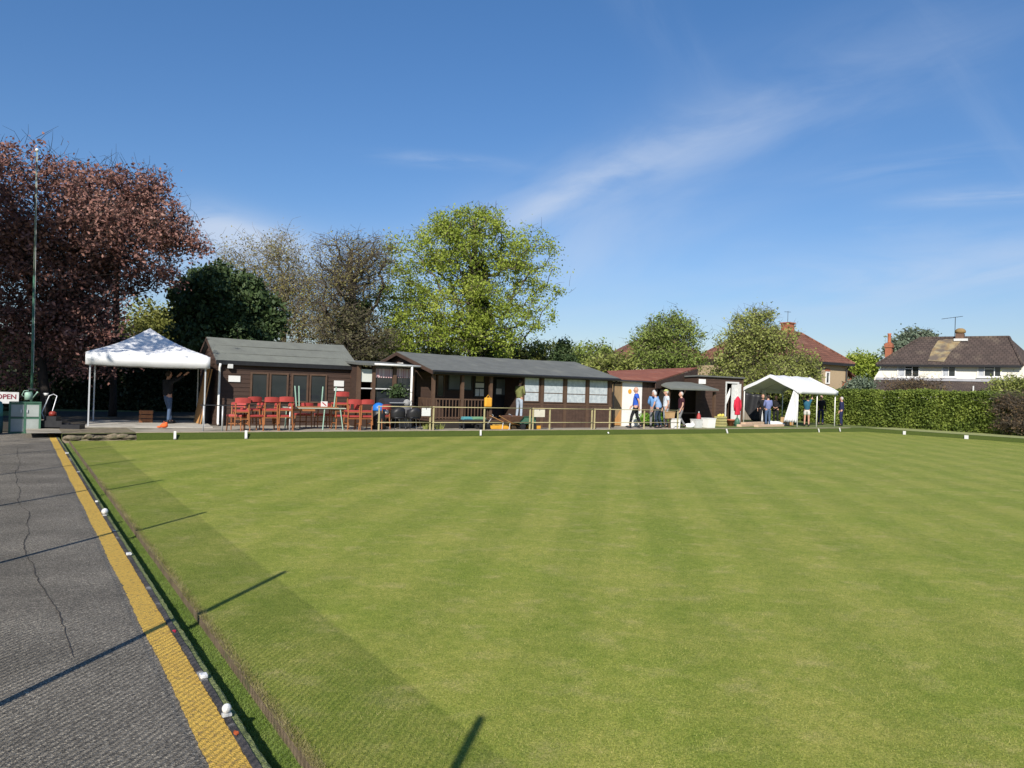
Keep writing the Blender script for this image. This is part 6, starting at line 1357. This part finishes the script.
# kerb markers on the left
for px, py, kind, s, lab in ((204, 677, 'b', .04, 'white square block on the kerb nearest the camera but one'), (225.5, 712, 'k', .03, ''), (98, 502, 'b', .035, 'thin white tab on the kerb a long way up the path'),
                       (132, 554.5, 'b', .045, 'flat white tab on the kerb halfway up the path'), (114.5, 531, 's', .03, 'small pale tab on the kerb between ball and flat tab'),
                       (67, 453.5, 'b', .06, 'white block on the kerb near the far end'), (79, 472, 's', .05, 'faint pale tab near the far end of the kerb')):
    P = gd(px, py, Z_P+.015)
    if kind == 'k': continue
    P2 = GL(b_yR+.02, bl(P)[1], Z_P+.014); tag(MB().box(-s*.5, s*.5, -s*.62, s*.62, 0, .02 if kind == 'b' else .008).build('kerb_marker', white if kind == 'b' else whiteg, None, loc=P2, rz=GA), lab, 'marker', 'white markers along the kerb').modifiers.new('b', 'BEVEL').width = .004
for px, py, r_, lab in ((224.5, 714.5, .023, 'white ball on a small white bracket on the kerb nearest the camera'), (104, 515, .037, 'round white ball on the kerb partway up the path')):
    P = gd(px, py, Z_P+.02); P = GL(b_yR+.018, bl(P)[1], Z_P+.014); o = thing('ball_marker', lab, 'marker', P, GA); MB().ball((0, 0, r_+.012), r_, 16, 12).build('ball', white, o, True); bx('bracket', whiteg, o, -.022, .022, -.02, .012, 0, .012)
for px, py, c, lab in ((173.5, 631, (.55, .03, .06), 'red paint splash'), (236, 733, (.6, .12, .03), 'orange paint splash')):
    P = gd(px, py, Z_P+.017); P = GL(b_yR+.012, bl(P)[1], Z_P+.0165); a = [(.012*math.cos(t)*random.uniform(.6, 1.2), .03*math.sin(t)*random.uniform(.6, 1.2), 0) for t in np.linspace(0, 6.1, 12)]
    tag(MB().prism(a, (0, 0, .0015)).build('paint_splash', mk('splash_%d' % px, c, None, 30, .7), None, loc=P, rz=GA), kind='structure')
# ------------------------------------------------------------------ people
def evald(o):
    dg = bpy.context.evaluated_depsgraph_get(); return bpy.data.meshes.new_from_object(o.evaluated_get(dg))
def skinned(pts, edges, name, mat, sub=1, root=0, extra=None, remesh=0.0):
    me = bpy.data.meshes.new('tmp'); me.from_pydata([p[0] for p in pts], edges, []); o = bpy.data.objects.new('tmp', me); COL.objects.link(o)
    o.modifiers.new('s', 'SKIN')
    for v, d in zip(me.skin_vertices[0].data, pts): v.radius = d[1] if hasattr(d[1], '__len__') else (d[1], d[1])
    me.skin_vertices[0].data[root].use_root = True
    s = o.modifiers.new('u', 'SUBSURF'); s.levels = sub; s.render_levels = sub
    m2 = evald(o); bpy.data.objects.remove(o)
    if extra:
        mb = MB(); mb.v = [tuple(v.co) for v in m2.vertices]; mb.f = [tuple(p.vertices) for p in m2.polygons]; extra(mb)
        m3 = bpy.data.meshes.new('x'); m3.from_pydata(mb.v, [], mb.f); m3.update(); m2 = m3
    if remesh:
        o = bpy.data.objects.new('tmp', m2); COL.objects.link(o); r = o.modifiers.new('r', 'REMESH'); r.mode = 'VOXEL'; r.voxel_size = remesh; sm = o.modifiers.new('q', 'SMOOTH'); sm.iterations = 2; sm.factor = .4
        m3 = evald(o); bpy.data.objects.remove(o); m2 = m3
    m2.materials.clear(); m2.materials.append(mat); m2.name = name
    m2.polygons.foreach_set('use_smooth', [True]*len(m2.polygons)); return m2
def person(loc, rz, label, top, bottom, hair=hairg, shoes=black, pose=None, h=1.74, short_sleeve=True, shorts=False, cap=None, bald=False, group=None, build=1.12, belt=None):
    J = dict(pelvis=(0, 0, .93), waist=(0, -.005, 1.07), chest=(0, .0, 1.27), neck=(0, -.01, 1.45), head=(0, .02, 1.60),
             hipL=(-.09, 0, .9), hipR=(.09, 0, .9), kneeL=(-.1, .02, .5), kneeR=(.1, .02, .5), ankL=(-.11, -.02, .09), ankR=(.11, -.02, .09),
             shL=(-.18, -.01, 1.39), shR=(.18, -.01, 1.39), elL=(-.25, -.03, 1.12), elR=(.25, -.03, 1.12), wrL=(-.26, .06, .88), wrR=(.26, .06, .88))
    J.update(pose or {}); J = {k: Vector(v) for k, v in J.items()}
    o = thing('person', label, 'person', loc, rz, group); sc = h/1.74; o.scale = (sc, sc, sc)
    B_ = build
    def hand(p, w, e):
        d = (w-e).normalized(); s = 1 if w.x > 0 else -1
        side = Vector((0, 1, 0)) - d*d.y; side = side.normalized() if side.length > .2 else Vector((1, 0, 0)); nrm = d.cross(side).normalized()*s
        i0 = len(p); p.append((w+d*.05, (.022, .034))); p.append((w+d*.09, (.018, .036)))
        ed = [(i0-1, i0), (i0, i0+1)]
        for k in range(4):
            a = w+d*(.10)+side*(.027-.018*k); L_ = (.07, .078, .072, .056)[k]; j = len(p)
            p.append((a+d*L_*.5-nrm*.008, .009)); p.append((a+d*L_-nrm*.022, .0075)); ed += [(i0+1, j), (j, j+1)]
        j = len(p); p.append((w+d*.05+side*.045, .011)); p.append((w+d*.085+side*.055-nrm*.01, .009)); ed += [(i0, j), (j, j+1)]
        return ed
    # body: one continuous surface
    p = [(J['pelvis'], .108*B_), (J['waist'], .102*B_), (J['chest'], .115*B_), (J['neck'], .055), (J['neck']*.4+J['head']*.6, .05)]
    e = [(0, 1), (1, 2), (2, 3), (3, 4)]
    for s in 'LR':
        i = len(p); p += [(J['hip'+s], .085*B_), (J['knee'+s], .055), (J['knee'+s]*.6+J['ank'+s]*.4, .052), (J['ank'+s], .036), (J['ank'+s]+Vector((0, .13, -.055)), .03)]
        e += [(0, i), (i, i+1), (i+1, i+2), (i+2, i+3), (i+3, i+4)]
        i = len(p); p += [(J['sh'+s], .052), (J['el'+s], .04), (J['wr'+s], .027)]; e += [(2, i), (i, i+1), (i+1, i+2)]
        e += hand(p, J['wr'+s], J['el'+s])
    hd = J['head']; hv = (hd-J['neck']).normalized(); 
    def extra(mb):
        mb.ball(hd+Vector((0, 0, .01)), .1, 18, 14, (.78, .98, 1.2)); mb.ball(hd+Vector((0, .03, -.06)), .06, 12, 10, (.85, 1, .9))
        mb.ball(hd+Vector((0, .105, -.012)), .016, 8, 6, (.8, 1, 1.5))
        for s in (-1, 1): mb.ball(hd+Vector((s*.08, -.0, -.005)), .022, 8, 6, (.45, .8, 1.3)); mb.ball(hd+Vector((s*.03, .088, .03)), .014, 8, 6, (1.3, .6, .5))
        mb.ball(hd+Vector((0, .092, -.055)), .016, 8, 6, (1.4, .5, .5))
    me = skinned(p, e, 'body', skin, 1, 0, extra, .0105); b = bpy.data.objects.new('body', me); COL.objects.link(b); b.parent = o
    # eyes
    ey = MB()
    for s in (-1, 1): ey.ball(hd+Vector((s*.031, .088, .012)), .009, 8, 6)
    ey.build('eyes', black, o, True)
    # shirt
    a = .35 if short_sleeve else .93; q = [(J['pelvis']*1.25-J['waist']*.25, .15*B_), (J['pelvis']*.6+J['waist']*.4, .145*B_), (J['waist'], .142*B_), (J['chest'], .15*B_), (J['chest']*.35+J['neck']*.65, .10)]
    ee = [(0, 1), (1, 2), (2, 3), (3, 4)]
    for s in 'LR':
        i = len(q); 
        if short_sleeve: q += [(J['sh'+s], .075), (J['sh'+s]*.35+J['el'+s]*.65, .062)]; ee += [(3, i), (i, i+1)]
        else: q += [(J['sh'+s], .075), (J['el'+s], .056), (J['el'+s]*.1+J['wr'+s]*.9, .043)]; ee += [(3, i), (i, i+1), (i+1, i+2)]
    m = skinned(q, ee, 'shirt', top, 1, 0); s_ = bpy.data.objects.new('shirt', m); COL.objects.link(s_); s_.parent = o
    # trousers / shorts
    q = [(J['pelvis']*.3+J['waist']*.7, .128*B_), (J['pelvis'], .14*B_)]; ee = [(0, 1)]
    for s in 'LR':
        i = len(q)
        if shorts: q += [(J['hip'+s], .10*B_), (J['hip'+s]*.25+J['knee'+s]*.75, .088)]; ee += [(1, i), (i, i+1)]
        else: q += [(J['hip'+s], .098*B_), (J['knee'+s], .07), (J['ank'+s]+Vector((0, 0, .0)), .056)]; ee += [(1, i), (i, i+1), (i+1, i+2)]
    m = skinned(q, ee, 'shorts' if shorts else 'trousers', bottom, 1, 0); t_ = bpy.data.objects.new('shorts' if shorts else 'trousers', m); COL.objects.link(t_); t_.parent = o
    for s in 'LR':
        m = MB(); c = J['ank'+s]; m.ball(c+Vector((0, .06, -.045)), .06, 12, 8, (.8, 2.2, .75)); m.ball(c+Vector((0, -.02, -.01)), .052, 10, 8); m.build('shoe', shoes, o, True)
    if not bald:
        hm = MB(); hm.ball(hd+Vector((0, -.02, .025)), .103, 16, 12, (.82, .93, 1.08)); n_ = 0
        hm.v = [(x, y, z) if not (y > hd.y+.045 and z < hd.z+.075) else (x*.6, hd.y+.0, z) for (x, y, z) in hm.v]; hm.build('hair', hair, o, True)
    if cap:
        c_ = MB(); c_.ball(hd+Vector((0, -.005, .065)), .108, 16, 10, (.85, 1, .75)); c_.v = [(x, y, max(z, hd.z+.05)) for (x, y, z) in c_.v]; c_.add([(-.07, hd.y+.06, hd.z+.055), (.07, hd.y+.06, hd.z+.055), (.05, hd.y+.17, hd.z+.045), (-.05, hd.y+.17, hd.z+.045), (-.07, hd.y+.06, hd.z+.065), (.07, hd.y+.06, hd.z+.065), (.05, hd.y+.17, hd.z+.053), (-.05, hd.y+.17, hd.z+.053)], [(0, 3, 2, 1), (4, 5, 6, 7), (0, 1, 5, 4), (1, 2, 6, 5), (2, 3, 7, 6), (3, 0, 4, 7)]); c_.build('cap', cap, o, True)
    return o
jeans = cloth('blue_denim', (.07, .11, .19)); blk = cloth('black_cloth', (.012, .012, .015)); navy = cloth('navy_cloth', (.018, .022, .075)); greyt = cloth('grey_trousers', (.20, .20, .21))
ltj = cloth('pale_denim', (.36, .42, .50)); olive = cloth('olive_fleece', (.16, .17, .06)); royal = cloth('royal_blue_polo', (.03, .10, .50)); ltblue = cloth('light_blue_shirt', (.25, .38, .62))
whites = cloth('white_tshirt', (.55, .60, .66)); maroon = cloth('maroon_jumper', (.05, .012, .02)); lilac = cloth('lilac_blue_top', (.16, .19, .38)); tealc = cloth('teal_tshirt', (.02, .10, .16)); wsh = cloth('cream_shorts', (.62, .60, .56))
walk = dict(kneeL=(-.1, .16, .52), ankL=(-.1, .22, .11), kneeR=(.1, -.04, .5), ankR=(.1, -.24, .13), elL=(-.25, -.14, 1.14), wrL=(-.26, -.16, .9), elR=(.25, .03, 1.13), wrR=(.26, .19, .93))
arms_front = dict(elL=(-.23, .02, 1.12), wrL=(-.08, .22, 1.02), elR=(.23, .02, 1.12), wrR=(.08, .22, 1.02))
def pp(px, off): p = onb(px, off); return (p.x, p.y, Z_B)
person(pp(635.5, 1.0), rad(75), 'man in royal blue polo and black trousers walking past the white store panel', royal, blk, hairw, pose=walk, h=1.76, bald=True)
lean = dict(chest=(0, .10, 1.25), neck=(0, .15, 1.41), head=(0, .21, 1.54), shL=(-.18, .12, 1.35), shR=(.18, .12, 1.35), elL=(-.24, .16, 1.08), wrL=(-.2, .26, .86), elR=(.24, .16, 1.08), wrR=(.2, .26, .86), kneeL=(-.1, .1, .5), kneeR=(.12, -.02, .5), ankR=(.12, -.14, .1))
person(pp(658, 1.1), rad(70), 'man in light blue shirt and dark jeans bending forward beside the store', ltblue, cloth('dark_denim', (.02, .035, .06)), hairg, pose=lean, h=1.66)
person(pp(653, 1.45), rad(0), 'grey haired man in blue shirt and grey trousers partly hidden behind the bending man', cloth('mid_blue_shirt', (.12, .28, .55)), greyt, hairg, pose=dict(arms_front), h=1.66, short_sleeve=False)
person(pp(665.5, 1.5), rad(95), 'man in pale tee shirt and yellowish cap standing behind the bending man', whites, ltj, hairg, pose={}, h=1.70, cap=cloth('yellow_green_cap', (.42, .45, .16)))
walk2 = dict(kneeL=(-.1, .12, .5), ankL=(-.1, .10, .1), kneeR=(.1, .0, .5), ankR=(.1, -.26, .13), elR=(.26, -.05, 1.1), wrR=(.26, .02, .86), elL=(-.25, .02, 1.1), wrL=(-.25, .12, .88))
person(pp(680.5, 1.0), rad(100), 'white haired man in maroon jumper and grey trousers walking before the porch', maroon, greyt, hairw, pose=walk2, h=1.62, short_sleeve=True, bald=False)
# man on the veranda edge
P = C(cfc.s(518, 405, .25), .15); person((P.x-.0, P.y, Z_B+zd+.002), GA+rad(-70), 'dark haired person in olive top and pale jeans standing on the veranda', olive, ltj, haird, pose=arms_front, h=1.60, short_sleeve=False)
# person under marquee reaching for the corner
P = M_at(2.15, 1.5, Z_B+.03); person((P.x, P.y, Z_B+.03), mfc.a+rad(-60), 'person in dark top and blue jeans reaching up under the marquee', blk, jeans, haird, h=1.72, short_sleeve=False,
   pose=dict(elR=(.30, .14, 1.45), wrR=(.34, .36, 1.62), elL=(-.22, .18, 1.36), wrL=(-.12, .42, 1.58), kneeL=(-.1, .12, .52), ankL=(-.1, .2, .09)))
# gazebo group
def gpp(px, off): p = onb(px, off); return (p.x, p.y, Z_B)
person(gpp(767.5, 2.3), rad(10), 'person in lilac blue top and blue jeans seen from behind at the gazebo', lilac, jeans, haird, pose=arms_front, h=1.62, short_sleeve=False)
person(gpp(762, 3.3), rad(165), 'red faced person in black facing the green beside the dark tarpaulin', blk, blk, cloth('ginger_hair', (.35, .12, .05)), pose=dict(chest=(0, .06, 1.26), neck=(0, .1, 1.43), head=(0, .15, 1.57), shL=(-.18, .08, 1.36), shR=(.18, .08, 1.36)), h=1.66, short_sleeve=False)
person(gpp(775.5, 3.2), rad(150), 'person in all black clothes standing inside the gazebo', blk, blk, haird, pose=arms_front, h=1.6, short_sleeve=False)
reach = dict(elL=(-.24, .1, 1.50), wrL=(-.16, .2, 1.70), elR=(.26, .08, 1.58), wrR=(.22, .14, 1.84), shR=(.185, 0, 1.43), shL=(-.18, 0, 1.41))
person(gpp(806.5, 1.7), rad(-20), 'person in teal tee shirt and cream shorts reaching up to the gazebo frame', tealc, wsh, haird, pose=reach, h=1.66, shorts=True)
person(gpp(820.5, 3.1), rad(170), 'white haired person in dark clothes standing in the gazebo shade', blk, navy, hairw, pose={}, h=1.68, short_sleeve=False)
person(gpp(841, 2.1), rad(55), 'white haired person in navy standing outside the right end of the gazebo', navy, navy, hairw, pose={}, h=1.64, short_sleeve=False)
print('objects', len(bpy.data.objects))
